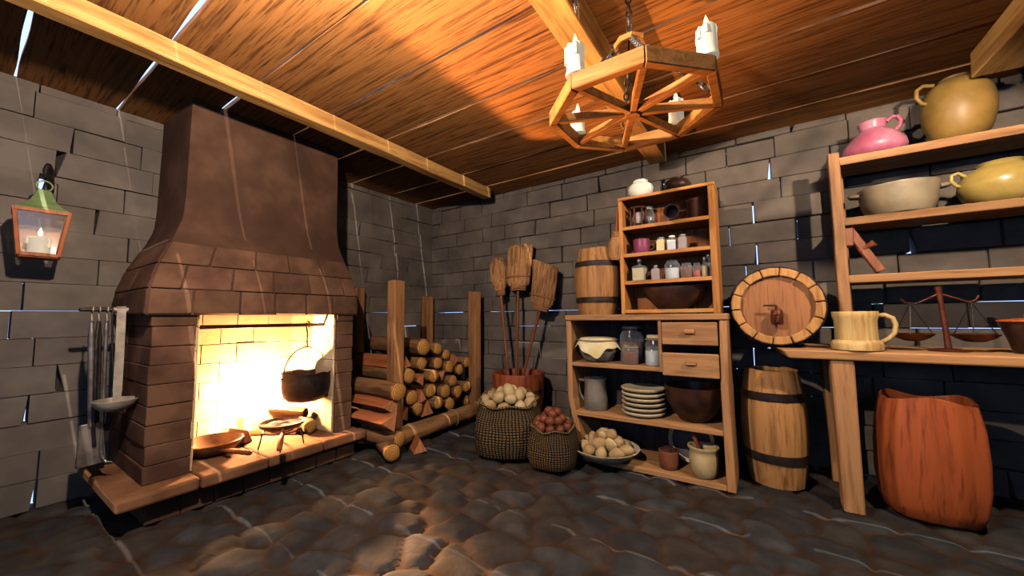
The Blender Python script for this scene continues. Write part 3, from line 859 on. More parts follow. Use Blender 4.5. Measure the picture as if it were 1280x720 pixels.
for z, b in ((.006, b0), (hh, b1)):
    for s in (-1, 1):
        mb.bar((s * b, -b, z), (s * b, b, z), .022, .022); mb.bar((-b, s * b, z), (b, s * b, z), .022, .022)
mb.box(-b0, b0, -b0, b0, -.012, .006); mb.build('frame', M['lantern'], ln, bevel=.002)
for s, ax in ((-1, 0), (1, 0), (-1, 1), (1, 1)):
    mb = MB()
    q = [(s * b0, -b0 + .01, .012), (s * b0, b0 - .01, .012), (s * b1, b1 - .01, hh - .008), (s * b1, -b1 + .01, hh - .008)]
    if ax: q = [(p[1], p[0], p[2]) for p in q]
    mb.add(q, [(0, 1, 2, 3)]); mb.build('pane', M['pane'], ln)
mb = MB(); mb.lathe([(.148, hh + .008), (.150, hh + .016), (.115, hh + .034), (.075, hh + .072), (.050, hh + .118), (.040, hh + .142), (.028, hh + .152), (0, hh + .155)], 4, mat=Matrix.Rotation(PI / 4, 4, 'Z')); mb.build('roof', M['green'], ln, bevel=.003)
mb = MB(); mb.torus((0, 0, hh + .178), .032, .005, 'x', 20, 7); mb.build('ring', M['green'], ln, smooth=60)

def candle_parts(t, h, r, seed):
    q = random.Random(seed); mb = MB()
    mb.lathe([(0, 0), (r * 1.08, 0), (r * 1.12, .01), (r, .03), (r * .98, h * .7), (r * 1.04, h * .93), (r * .96, h), (r * .5, h * .985), (0, h * .97)], 24,
             fn=lambda a, rr, z: (rr * (1 + .05 * math.sin(5 * a + seed) * (z / h) + .04 * math.sin(3 * a + z * 20)), z + (.006 * math.sin(3 * a + seed) if z > h * .8 else 0)))
    for k in range(4):
        a = q.uniform(0, 2 * PI); l = q.uniform(.3, .6) * h
        mb.tube([(r * .97 * math.cos(a), r * .97 * math.sin(a), h * .97), (r * 1.04 * math.cos(a), r * 1.04 * math.sin(a), h * .9), (r * 1.03 * math.cos(a), r * 1.03 * math.sin(a), h - l)], [r * .16, r * .18, r * .2], 7)
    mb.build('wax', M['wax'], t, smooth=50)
    mb = MB(); mb.tube([(0, 0, h * .96), (.001, 0, h + .012)], .0025, 6); mb.build('wick', M['wick'], t)
    f = MB(); f.lathe([(0, h + .004), (.007, h + .011), (.0105, h + .022), (.009, h + .034), (.004, h + .05), (0, h + .062)], 12); f.build('flame', M['flame'], t, smooth=60)
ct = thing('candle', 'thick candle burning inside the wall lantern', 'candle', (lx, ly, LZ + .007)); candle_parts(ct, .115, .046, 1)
# ================================================================= firewood rack and its logs
rk = thing('firewood_rack', 'wooden firewood rack of four square posts in the room corner', 'rack', (-3.4, 3.0, 0))
def R_(x, y, z): return (x + 3.4, y - 3.0, z)
def rpost(x, y, h, w=.115):
    mb = MB(); q = R_(x, y, 0)
    mb.box(q[0] - w / 2, q[0] + w / 2, q[1] - w / 2, q[1] + w / 2, 0, h, .006); mb.build('post', M['post'], rk, bevel=.012, seg=2)
rpost(-2.95, 2.405, 1.565); rpost(-2.95, 3.60, 1.515); rpost(-3.86, 3.68, 1.50); rpost(-3.86, 2.60, 1.55)
for x, ya, yb, z, r in ((-2.86, 2.34, 3.58, .105, .085), (-3.80, 2.68, 3.62, .105, .075)):
    mb = MB(); a, b = Vector(R_(x, ya, z - .01)), Vector(R_(x, yb, z + .015))
    mb.tube([a.lerp(b, t) + Vector((0, 0, .004 * math.sin(9 * t))) for t in np.linspace(0, 1, 7)], r, 12); o = mb.build('rail', M['rail'], rk, smooth=50)
    if x > -3:
        for t in (.14, .62):
            mr = MB(); c = a.lerp(b, t); mr.torus(c, r + .003, .008, 'y', 20, 6); mr.build('rope', M['rope'], o, smooth=60)

def E_(zx, zy, x): return P(430 + zx / 4, 410 + zy / 4, 'x', x)
RX = -2.95; LL = .84
rounds = [  # (zoomed pixel, radius) by rows, each row from the left
  ('top row', [((400, 95), .085), ((467, 103), .066), ((508, 130), .058)]),
  ('second row', [((392, 180), .068), ((470, 178), .066), ((525, 195), .068), ((578, 210), .058), ((613, 170), .062)]),
  ('third row', [((327, 240), .074), ((447, 243), .070), ((545, 260), .064)]),
  ('fourth row', [((430, 318), .074), ((503, 315), .076), ((568, 315), .068), ((613, 295), .062)]),
  ('bottom row', [((338, 350), .076), ((365, 405), .070), ((472, 370), .066), ((530, 380), .070), ((610, 362), .062)])]
sd = 100
for row, its in rounds:
    for k, ((zx, zy), r) in enumerate(its):
        sd += 1; fx = RX + rnd(-.06, .03)
        p = E_(zx, zy, fx)
        L2 = LL + rnd(-.05, .03)
        lab = 'round firewood log, %s from left of the round ends in the stack\'s %s' % (ORD[k + 1], row)
        roundlog(lab, (fx - L2 / 2, p.y, p.z), L2, r, sd, (rnd(0, 6), rnd(-.015, .015), rnd(-.02, .02)))
splits = [((318, 178), .13, .12, 'small cloven log just right of the tall front rack post', .2),
          ((380, 262), .12, .11, 'cloven log wedged between round ends in the middle of the stack', -.5),
          ((560, 122), .15, .16, 'reddish cloven log lying on top of the stack at its far end', 2.8),
          ((395, 345), .10, .13, 'narrow cloven log standing in the lower middle of the stack', .3),
          ((422, 412), .16, .15, 'cloven log resting on the rack rail low in the stack', .1),
          ((500, 222), .12, .10, 'dark cloven log half hidden behind round ends near the second row', 1.2),
          ((300, 438), .13, .13, 'cloven log low beside the rail\'s near end behind the leaning pile', -.3)]
for (zx, zy), w, h, lab, rx in splits:
    sd += 1; fx = RX - .02 + rnd(-.02, .02); p = E_(zx, zy, fx)
    splitlog(lab, (fx - .41, p.y, p.z - h * .30), .82, w, h, sd, (rx, 0, rnd(-.02, .02)))
# the loose pile between rack and hearth
PX = -2.72
p = E_(285, 315, PX); roundlog('thick round log topmost of the loose pile beside the fireplace', (PX - .32, 2.262, p.z), .64, .088, 300, (.4, .01, -.02), 'loose logs by the hearth')
splitlog('reddish cloven log second from top in the loose pile by hearth', (PX - .02 - .29, 2.185, .385), .58, .20, .15, 301, (-.55, 0, .0), 'loose logs by the hearth')
splitlog('reddish cloven log lowest in the loose pile, on the hearth\'s end', (PX + .04 - .24, 2.125, .268), .48, .19, .15, 302, (-.6, 0, .0), 'loose logs by the hearth')
roundlog('dark round log half hidden behind the cloven logs of the pile', (PX - .38, 2.235, .255), .56, .068, 303, (0, 0, 0), 'loose logs by the hearth')
roundlog('round log in shade under the loose pile beside the hearth end', (-2.80 - .10, 2.215, .148), .42, .072, 304, (0, .05, .15), 'loose logs by the hearth')
roundlog('round log lying on the floor against the hearth\'s front corner', (-2.80, 2.205, .068), .32, .072, 305, (0, .0, -.45), 'loose logs by the hearth')
splitlog('short cloven piece of firewood lying loose on the floor by the rack', (-2.66, 2.44, .008), .19, .13, .12, 306, (.1, 0, -.55), 'loose logs by the hearth')

# ================================================================= brooms in a red wooden bucket
BC = (-2.215, 3.44)
bk = thing('bucket', 'reddish wooden stave bucket behind the sacks, holding brooms', 'bucket', (BC[0], BC[1], 0))
def stave(n, d): return lambda a, r, z: (r * (1 - d * abs(math.cos(a * n / 2)) ** 10), z)
mb = MB(); mb.lathe([(0, .012), (.205, .012), (.225, 0), (.235, .02), (.268, .32), (.285, .60), (.282, .61), (.258, .61), (.252, .59), (.225, .06), (0, .05)], 96, fn=stave(14, .035))
mb.build('body', M['redwood'], bk, smooth=40)
for z, r in ((.14, .247), (.43, .268)):
    mb = MB(); mb.lathe([(r, z - .016), (r + .006, z - .016), (r + .008, z + .016), (r, z + .016)], 48); mb.build('hoop', M['hoop'], bk, smooth=40)

def broom(label, p0, p1, Lb, w, d, shape, skew=0.0):
    p0, p1 = Vector(p0), Vector(p1); Lt = (p1 - p0).length
    t = thing('broom', label, 'broom', p0, aim(p0, p1), 'brooms in the bucket')
    # turn the broad face to the room
    z = (p1 - p0).normalized(); y = Vector((.25, -1, 0)); y = (y - z * y.dot(z)).normalized(); x = -z.cross(y) * -1
    x = y.cross(z); t.rotation_euler = Matrix((x, y, z)).transposed().to_euler()
    mb = MB(); mb.tube([(0, 0, 0), (0, 0, (Lt - Lb) * .5), (0, 0, Lt - Lb + .06)], [.017, .015, .016], 10); mb.build('handle', M['handle'], t, smooth=50)
    z0 = Lt - Lb; n = 72; q = random.Random(label)
    jag = [q.uniform(-.02, .02) for _ in range(n)]; rid = [q.uniform(.90, 1.05) for _ in range(n)]
    if shape == 'round': pr = [(0, 0), (.34, 0), (.42, .05), (.44, .14), (.60, .20), (.86, .36), (1.0, .56), (1.0, .72), (.86, .88), (.55, .98), (.2, 1.0), (0, 1.0)]
    else: pr = [(0, 0), (.46, 0), (.56, .03), (.57, .09), (.80, .13), (.88, .20), (.91, .32), (.92, .45), (.96, .70), (1.0, .97), (.9, 1.0), (.45, 1.0), (0, 1.0)]
    def fn(a, r, zz):
        k = int(round(a / (2 * PI) * n)) % n; tt = (zz - z0) / Lb
        return r * (rid[k] if tt > .12 else 1), zz + (jag[k] * 1.2 if tt > .9 else 0)
    mb = MB(); mb.lathe([(r * .5, z0 + zz * Lb) for r, zz in pr], n, (0, 0, 0), w / .5 / 2 * 1.0, d / .5 / 2 * 1.0, fn)
    for v in mb.v:
        tt = max(0, (v.z - z0) / Lb); v.x += skew * tt * tt; v.z += skew * .9 * (v.x) * tt
    mb.build('bristles', M['bristle'], t, smooth=30)
    bands = ([.03, .07, .115] if shape == 'round' else [.02, .06, .31])
    for k, bz in enumerate(bands):
        rr = 0
        for a, b in zip(pr, pr[1:]):
            if a[1] <= bz <= b[1] and b[1] > a[1]: rr = a[0] + (b[0] - a[0]) * (bz - a[1]) / (b[1] - a[1])
        zc = z0 + bz * Lb; mb = MB(); mb.lathe([(rr * .5 - .01, zc - .010), (rr * .5 + .035, zc - .009), (rr * .5 + .055, zc), (rr * .5 + .035, zc + .009), (rr * .5 - .01, zc + .010)], 36, (skew * bz * bz, 0, 0), w, d + .02); mb.build('binding', M['binding'], t, smooth=60)
a = P(622, 324, 'y', 3.66); broom('besom with rounded egg-shaped head, leftmost of three brooms in the bucket', (-2.24, 3.36, .06), a, .47, .22, .15, 'round')
a = P(649, 309, 'y', 3.68); broom('tallest broom with a square upright head, middle of three in the bucket', (-2.25, 3.42, .06), a, .53, .30, .13, 'flat', -.02)
a = P(689, 333, 'y', 3.62); broom('slanting flat-headed broom, rightmost of three brooms in the bucket', (-2.30, 3.40, .06), a, .50, .30, .12, 'flat', .07)

# ================================================================= sacks
def sack(name, label, c, R, h, seed, mat, dip, tall):
    t = thing(name, label, 'sack', (c[0], c[1], 0))
    q = random.Random(seed); ph = q.uniform(0, 6)
    def fn(a, r, z):
        k = z / h
        sq = 1 + .05 * math.cos(4 * a + ph) * (1 - k * .5)
        fold = 1 + .028 * math.sin(7 * a + ph + 3 * k) * (.4 + k)
        rim = max(0, (k - .55) / .45)
        return r * sq * fold, z - dip * rim * (0.5 + .5 * math.cos(a - math.radians(-60))) + .012 * rim * math.sin(5 * a)
    pr = [(0, .0), (.70 * R, .0), (.82 * R, .02), (.95 * R, .10 * h), (1.0 * R, .28 * h), (.99 * R, .5 * h), (.93 * R, .72 * h), (.85 * R, .88 * h), (.82 * R, .94 * h)]
    mb = MB(); mb.lathe(pr, 64, fn=fn); mb.build('body', M[mat], t, smooth=60)
    mb = MB(); mb.lathe([(.82 * R, .935 * h), (.86 * R, .95 * h), (.885 * R, .98 * h), (.86 * R, 1.0 * h), (.80 * R, 1.0 * h), (.79 * R, .96 * h), (.76 * R, .80 * h), (0, .76 * h)], 64, fn=fn)
    mb.build('hem', M['hem'], t, smooth=60)
    return t, fn
S1 = (-1.93, 2.83); S2 = (-1.452, 2.765)
sack('burlap_sack', 'larger burlap sack of pale potatoes standing before the broom bucket', S1, .31, .52, 4, 'burlap', .07, 0)
sack('burlap_sack', 'smaller burlap sack of red-brown nuts beside the low cabinet', S2, .205, .36, 9, 'burlap2', .045, 0)

def lump(seed, r, amp, sub=3, stretch=(1, 1, 1)):
    bm = bmesh.new(); bmesh.ops.create_icosphere(bm, subdivisions=sub, radius=r)
    off = Vector((seed * 3.1, seed * 1.7, seed * .9))
    for v in bm.verts:
        n = noise.noise(v.co / r * .8 + off) * amp + noise.noise(v.co / r * 1.9 + off) * amp * .3
        v.co = Vector((v.co.x * stretch[0], v.co.y * stretch[1], v.co.z * stretch[2])) * (1 + n)
    me = bpy.data.meshes.new('lump'); bm.to_mesh(me); bm.free(); me.shade_smooth(); return me

def heap(name, cat, group, text, mats, meshes, pts, rows, z_off=0, stem=None):
    labs = row_labels(pts, rows, text)
    for i, p in enumerate(pts):
        o = bpy.data.objects.new(name, meshes[i % len(meshes)]); COL.objects.link(o)
        o.location = p; o.rotation_euler = (rnd(0, 6), rnd(0, 6), rnd(0, 6)); s = rnd(.88, 1.14); o.scale = (s, s, s)
        tag(o, labs[i], cat, group)
def mset(mat, n, r, amp, stretch):
    out = []
    for k in range(n):
        me = lump(k + r * 100, r, amp, 3, stretch[k % len(stretch)]); me.materials.append(M[mat]); out.append(me)
    return out
pot_m = mset('potato', 4, .058, .22, [(1.1, .9, .85), (1, 1, .9), (1.2, .9, .9)])
pts = []
dip = lambda a, r, R, d: -d * (0.5 + .5 * math.cos(a - math.radians(-60))) * r / R
for k in range(9):
    a = 2 * PI * k / 9 + .2; pts.append(Vector((S1[0] + .205 * math.cos(a), S1[1] + .205 * math.sin(a), .478 + dip(a, .195, .25, .06))))
for k in range(5):
    a = 2 * PI * k / 5 + .5; pts.append(Vector((S1[0] + .095 * math.cos(a), S1[1] + .095 * math.sin(a), .510 + dip(a, .095, .25, .06))))
pts.append(Vector((S1[0] + .01, S1[1], .535)))
heap('potato', 'potato', 'potatoes in the larger sack', 'pale potato in the larger burlap sack', None, pot_m, pts, [4, 6, 5])
nut_m = mset('nut', 3, .036, .10, [(1, 1, .95), (1.05, .95, 1)])
pts = []
for k in range(10):
    a = 2 * PI * k / 10; pts.append(Vector((S2[0] + .125 * math.cos(a), S2[1] + .125 * math.sin(a), .352 + dip(a, .125, .16, .04))))
for k in range(7):
    a = 2 * PI * k / 7 + .4; pts.append(Vector((S2[0] + .075 * math.cos(a), S2[1] + .075 * math.sin(a), .392 + dip(a, .075, .16, .04))))
for k in range(3):
    a = 2 * PI * k / 3 + .9; pts.append(Vector((S2[0] + .036 * math.cos(a), S2[1] + .036 * math.sin(a), .430 + dip(a, .04, .16, .04))))
heap('nut', 'nut', 'nuts in the smaller sack', 'red-brown nut in the smaller burlap sack', None, nut_m, pts, [5, 7, 8])

# ================================================================= low cabinet with drawers
CX0, CX1, CY, CYB = -1.43, -.205, 3.0, 3.44
cb = thing('low_cabinet', 'low open wooden cabinet with two drawers against back wall', 'cabinet', (CX0, CY, 0))
def C_(x0, x1, y0, y1, z0, z1): return (x0 - CX0, x1 - CX0, y0 - CY, y1 - CY, z0, z1)
mb = MB(); T = .05     # left panel: upright above, foot drawn inward
q0 = [(-1.43, .58, 1.165), (-1.38, .58, 1.165)]
def pan_(pts0, pts1):   # pts: (x_out, x_in, z)
    (a, b, z0), (c, d, z1) = pts0, pts1
    mb.hexa([(a - CX0, 0, z0), (b - CX0, 0, z0), (b - CX0, CYB - CY, z0), (a - CX0, CYB - CY, z0), (c - CX0, 0, z1), (d - CX0, 0, z1), (d - CX0, CYB - CY, z1), (c - CX0, CYB - CY, z1)])
pan_((-1.30, -1.255, 0), (-1.425, -1.38, .50)); pan_((-1.425, -1.38, .50), (-1.43, -1.385, 1.165))
mb.build('side_panel', M['shelf_z'], cb, bevel=.005)
mb = MB(); pan_((-.255, -.200, 0), (-.262, -.212, .70)); pan_((-.262, -.212, .70), (-.250, -.200, 1.165)); mb.build('side_panel', M['shelf_z'], cb, bevel=.005)
mb = MB(); mb.box(*C_(-1.435, -.195, CY - .01, CYB, 1.165, 1.212)); mb.build('top_panel', M['shelf_x'], cb, bevel=.006)
mb = MB(); mb.box(*C_(-1.385, -.645, CY + .008, CYB - .02, .775, .81)); mb.build('shelf', M['shelf_x'], cb, bevel=.004)
mb = MB(); mb.box(*C_(-1.40, -.26, CY + .003, CYB - .02, .365, .402)); mb.build('shelf', M['shelf_x'], cb, bevel=.004)
mb = MB(); mb.box(*C_(-1.28, -.255, CY + .005, CYB - .02, .0, .04)); mb.build('shelf', M['shelf_x'], cb, bevel=.004)
mb = MB(); mb.box(*C_(-.665, -.640, CY + .006, CYB - .02, .775, 1.165)); mb.build('divider', M['shelf_z'], cb, bevel=.003)
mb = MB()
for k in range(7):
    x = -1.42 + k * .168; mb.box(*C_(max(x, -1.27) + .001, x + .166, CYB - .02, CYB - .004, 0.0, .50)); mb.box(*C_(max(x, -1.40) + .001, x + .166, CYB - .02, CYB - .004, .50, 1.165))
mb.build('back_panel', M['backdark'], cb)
for k, (z0, z1, dx) in enumerate(((.985, 1.150, 0.0), (.757, .925, -.004))):
    mb = MB(); mb.box(*C_(-.632 + dx, -.262, CY - .028, CY + .006, z0, z1)); f = mb.build('drawer', M['shelf_x'], cb, bevel=.006)
    mb = MB(); mb.box(*C_(-.62, -.275, CY + .006, CYB - .05, z0 + .015, z1 - .04)); mb.build('drawer_box', M['backpanel'], f)
    mb = MB(); mb.box(*C_(-.475, -.405, CY - .052, CY - .026, z1 - .082, z1 - .052)); mb.build('knob', M['shelf_x'], f, bevel=.005)

def lathed(name, label, cat, loc, parts, group=None, rot=(0, 0, 0), n=36, kids=()):
    """a turned vessel: parts = (part name, profile, material, keywords)"""
    t = thing(name, label, cat, loc, rot, group)
    for pn, pr, m, *kw in parts:
        mb = MB(); mb.lathe(pr, (kw[0].pop('n', n) if kw else n), **(kw[0] if kw else {})); mb.build(pn, M[m], t, smooth=40)
    return t
def wallpr(pr, th):
    """close an outer profile into a vessel with wall thickness"""
    inner = [(max(r - th, 0.0), z) for r, z in reversed(pr) if r > th]
    zb = pr[0][1] + th
    inner = [(r, max(z, zb)) for r, z in inner]
    return pr + inner + [(0, zb)]

# top shelf of the cabinet
t = lathed('covered_pot', 'grey pot covered by a tied cream cloth on upper cabinet shelf', 'pot', (-1.205, 3.16, .81),
           [('body', wallpr([(0, 0), (.10, 0), (.125, .02), (.155, .08), (.165, .135), (.158, .175), (.150, .19)], .01), 'pot_grey')])
def cl(a, r, z):
    k = max(0, (r - .15) / .045)
    return r * (1 + .03 * math.sin(9 * a) * k), z - k * (.028 + .055 * max(0, math.cos(a + PI / 2 - .25)) ** 6 + .018 * math.sin(4 * a + 1) + .012 * math.sin(9 * a))
mb = MB(); mb.lathe([(0, .212), (.10, .208), (.150, .202), (.163, .192), (.176, .180), (.188, .168), (.195, .150), (.190, .150), (.182, .168), (.158, .188), (.14, .198), (0, .205)], 72, fn=cl); mb.build('cloth_cover', M['cloth'], t, smooth=60)
mb = MB(); mb.torus((0, 0, .186), .172, .005, 'z', 40, 6); mb.build('string', M['rope'], t, smooth=60)
def jar(name, label, loc, r, h, fill, fh, neck=.7, lid='cap', group=None, band=None, lidh=.022):
    t = thing(name, label, 'jar', loc, (0, 0, rnd(0, 6)), group)
    pr = [(0, 0), (r * .9, 0), (r, .012), (r, h * .72), (r * .96, h * .80), (r * neck, h * .90), (r * neck, h)]
    mb = MB(); mb.lathe(pr, 32); mb.build('glass', M['glass'], t, smooth=40)
    mb = MB(); mb.lathe([(0, .004), (r * .86, .004), (r * .93, .014), (r * .93, fh), (0, fh + .003)], 28); mb.build('contents', M[fill], t, smooth=40)
    if lid:
        mb = MB(); mb.lathe([(0, h + lidh), (r * neck * .95, h + lidh), (r * neck * 1.06, h + lidh * .7), (r * neck * 1.06, h - .004), (0, h - .004)], 28); mb.build('lid', M[lid], t, smooth=40)
    if band:
        mb = MB(); mb.torus((0, 0, band), r * 1.0, .006, 'z', 28, 6); mb.build('string', M['rope'], t, smooth=60)
    return t
jar('glass_jar', 'tall glass jar of pale brown flour with grey lid on the cabinet', (-.935, 3.25, .81), .098, .285, 'brownfill', .17, .78)
jar('glass_jar', 'shorter brown-filled glass jar with tied neck before the tall jar', (-.905, 3.10, .81), .066, .155, 'brownfill', .10, .82, None, band=.135)
jar('glass_jar', 'tied glass jar behind the white-filled jar on cabinet shelf', (-.745, 3.24, .81), .072, .21, 'greyfill', .10, .82, 'cloth', band=.195)
jar('glass_jar', 'small glass jar of white milk beside the cabinet drawers', (-.725, 3.085, .81), .060, .15, 'milk', .115, .85, None)
# middle shelf
t = lathed('jug', 'grey pewter jug with angular handle on middle cabinet shelf', 'jug', (-1.235, 3.16, .402),
           [('body', wallpr([(0, 0), (.098, 0), (.104, .01), (.100, .10), (.093, .20), (.096, .25), (.099, .262)], .007), 'greyclay')])
mb = MB(); mb.tube([(-.090, -.01, .235), (-.150, -.012, .238), (-.157, -.012, .222), (-.140, -.012, .12), (-.096, -.01, .055)], [.011, .012, .012, .012, .011], 8); mb.build('handle', M['greyclay'], t, smooth=50)
for k in range(6):
    o = lathed('plate', 'cream plate in the stack on middle shelf, %s' % ['lowest of six', 'second from bottom', 'third from bottom', 'third from top', 'second from top', 'topmost of six'][k], 'plate', (-.835 + rnd(-.004, .004), 3.17 + rnd(-.004, .004), .402 + k * .037),
               [('dish', [(0, .0), (.10, .0), (.130, .004), (.158, .014), (.168, .024), (.170, .033), (.163, .039), (.150, .036), (.12, .020), (0, .018)], 'cream')], 'stacked cream plates')
lathed('bowl', 'large dark wooden bowl on the middle cabinet shelf', 'bowl', (-.465, 3.20, .402),
       [('body', wallpr([(0, 0), (.085, 0), (.105, .012), (.155, .07), (.192, .15), (.203, .235), (.206, .262)], .014), 'bowlwood')])
# bottom shelf
t = lathed('serving_bowl', 'wide cream bowl heaped with pale roots on bottom cabinet shelf', 'bowl', (-1.115, 3.03, .04),
           [('body', wallpr([(0, 0), (.12, 0), (.14, .008), (.215, .05), (.262, .092), (.270, .104)], .013), 'cream')])
rt = mset('dough', 4, .047, .30, [(1.15, .95, .9), (.95, 1.1, .95), (1, 1, 1)])
pts = []; bc = Vector((-1.115, 3.03, 0))
for k in range(9):
    a = 2 * PI * k / 9; pts.append(bc + Vector((.165 * math.cos(a), .165 * math.sin(a), .135)))
for k in range(6):
    a = 2 * PI * k / 6 + .3; pts.append(bc + Vector((.095 * math.cos(a), .095 * math.sin(a), .185)))
for k in range(3):
    a = 2 * PI * k / 3 + .2; pts.append(bc + Vector((.045 * math.cos(a), .045 * math.sin(a), .240)))
heap('root_vegetable', 'vegetable', 'roots in the cream bowl', 'pale lumpy root in the wide cream bowl', None, rt, pts, [6, 6, 6])
t = lathed('spice_pot', 'small terracotta pot brimming with dark spice on bottom shelf', 'pot', (-.645, 3.12, .04),
           [('body', wallpr([(0, 0), (.062, 0), (.068, .008), (.073, .06), (.070, .11), (.074, .125), (.072, .132)], .008), 'terracotta')])
mb = MB(); q = random.Random(6)
mb.lathe([(0, .165), (.03, .155), (.05, .138), (.066, .122)], 24, fn=lambda a, r, z: (r, z + .006 * math.sin(5 * a + 60 * r)))
for k in range(70):
    a = q.uniform(0, 6.28); r = .064 * math.sqrt(q.random()); z = .166 - r * .55
    mb.lathe([(0, -.008), (.006, -.005), (.008, 0), (.006, .005), (0, .008)], 7, (r * math.cos(a), r * math.sin(a), z))
s = mb.build('spice', M['peppercorn'], t, smooth=60); s['kind'] = 'stuff'
lathed('platter', 'large round platter with cream rim leaning on the cabinet back', 'plate', (-.515, 3.330, .212),
       [('dish', [(0, .0), (.12, .0), (.155, .018), (.168, .026), (.165, .034), (.150, .028), (.138, .022)], 'cream'), ('well', [(.138, .022), (.118, .012), (0, .010)], 'platewell')], None, (math.radians(74), 0, 0), 48)
t = lathed('mortar', 'pale stone mortar on the bottom cabinet shelf', 'mortar', (-.402, 3.095, .04),
           [('body', wallpr([(0, 0), (.066, 0), (.074, .008), (.090, .05), (.098, .11), (.095, .155), (.090, .172), (.096, .192), (.104, .204), (.104, .214)], .016), 'mortar')])
p0, p1 = Vector((-.385, 3.10, .085)), Vector((-.468, 3.09, .345))
o = thing('pestle', 'dark wooden pestle standing tilted in the pale mortar', 'pestle', p0, aim(p0, p1))
mb = MB(); mb.lathe([(0, -.005), (.018, 0), (.024, .02), (.02, .05), (.013, .10), (.014, .20), (.018, .25), (.012, .268), (0, .272)], 20); mb.build('stick', M['handle'], o, smooth=60)

# ================================================================= hutch on the cabinet
HX0, HX1, HY, HYB, HZ0 = -.962, -.245, 3.08, 3.38, 1.212
ht = thing('hutch', 'small open wooden hutch of four shelves on the low cabinet', 'shelf', (HX0, HY, HZ0))
def G_(x0, x1, y0, y1, z0, z1): return (x0 - HX0, x1 - HX0, y0 - HY, y1 - HY, z0 - HZ0, z1 - HZ0)
for x0, x1 in ((HX0, HX0 + .032), (HX1 - .045, HX1)):
    mb = MB(); mb.box(*G_(x0, x1, HY, HYB, HZ0, 2.165)); mb.build('side_panel', M['hutch_z'], ht, bevel=.004)
mb = MB(); mb.box(*G_(HX0 - .004, HX1 + .004, HY - .006, HYB, 2.165, 2.19)); mb.build('top_panel', M['hutch_x'], ht, bevel=.004)
for z in (1.25, 1.486, 1.713, 1.941):
    mb = MB(); mb.box(*G_(HX0 + .03, HX1 - .043, HY - .002, HYB - .015, z - .03, z)); mb.build('shelf', M['hutch_x'], ht, bevel=.003)
mb = MB()
for k in range(4):
    x = HX0 + .03 + k * .162; mb.box(*G_(x + .001, x + .160, HYB - .014, HYB - .002, HZ0, 2.165))
mb.build('back_panel', M['backpanel'], ht)
# top of the hutch
lathed('round_vase', 'squat ivory vase on top of the hutch', 'vase', (-.80, 3.20, 2.19),
       [('body', wallpr([(0, 0), (.060, 0), (.068, .006), (.098, .05), (.103, .085), (.092, .115), (.066, .128), (.060, .138), (.062, .15), (.058, .156)], .01), 'ivory')], n=9)
lathed('round_vase', 'squat dark brown vase on top of the hutch', 'vase', (-.515, 3.20, 2.19),
       [('body', wallpr([(0, 0), (.072, 0), (.080, .006), (.104, .035), (.104, .062), (.088, .09), (.052, .108), (.050, .118)], .01), 'bowlwood')], n=14)
# first row
t = thing('spool_cage', 'small dark wooden cage standing on the hutch\'s highest shelf', 'cage', (-.83, 3.19, 1.941), (0, 0, .3))
for z in (.006, .165):
    mb = MB(); mb.lathe([(0, z - .006), (.072, z - .006), (.075, z), (.072, z + .006), (0, z + .006)], 20); mb.build('disc', M['darkwood'], t, smooth=40)
for k in range(6):
    a = k * PI / 3; mb = MB(); mb.tube([(.060 * math.cos(a), .060 * math.sin(a), .01), (.060 * math.cos(a), .060 * math.sin(a), .162)], .008, 7); mb.build('bar', M['darkwood'], t, smooth=50)
mb = MB(); mb.lathe([(0, .03), (.035, .035), (.046, .08), (.035, .125), (0, .13)], 18); mb.build('core', M['greypaper'], t, smooth=60)
jar('glass_jar', 'grey glass jar standing behind the dark wooden cage in hutch', (-.765, 3.29, 1.941), .048, .17, 'greyfill', .10, .8)
t = lathed('tankard', 'dark brown tankard lying on its side on hutch shelf', 'mug', (-.535, 3.14, 1.941 + .060),
           [('body', wallpr([(0, 0), (.050, 0), (.054, .008), (.056, .06), (.052, .10), (.058, .115), (.059, .122)], .009), 'bowlwood')], None, (math.radians(93), 0, .0))
mb = MB(); mb.tube([(.05, 0, .095), (.085, 0, .09), (.09, 0, .06), (.08, 0, .03), (.05, 0, .025)], .008, 7); mb.build('handle', M['bowlwood'], t, smooth=50)
lathed('canister', 'dark round wooden canister in the hutch\'s upper right corner', 'canister', (-.375, 3.22, 1.941),
       [('body', wallpr([(0, 0), (.074, 0), (.076, .006), (.076, .150)], .008), 'darkwood'), ('lid', [(0, .172), (.07, .172), (.079, .166), (.079, .146), (0, .146)], 'darkwood')])
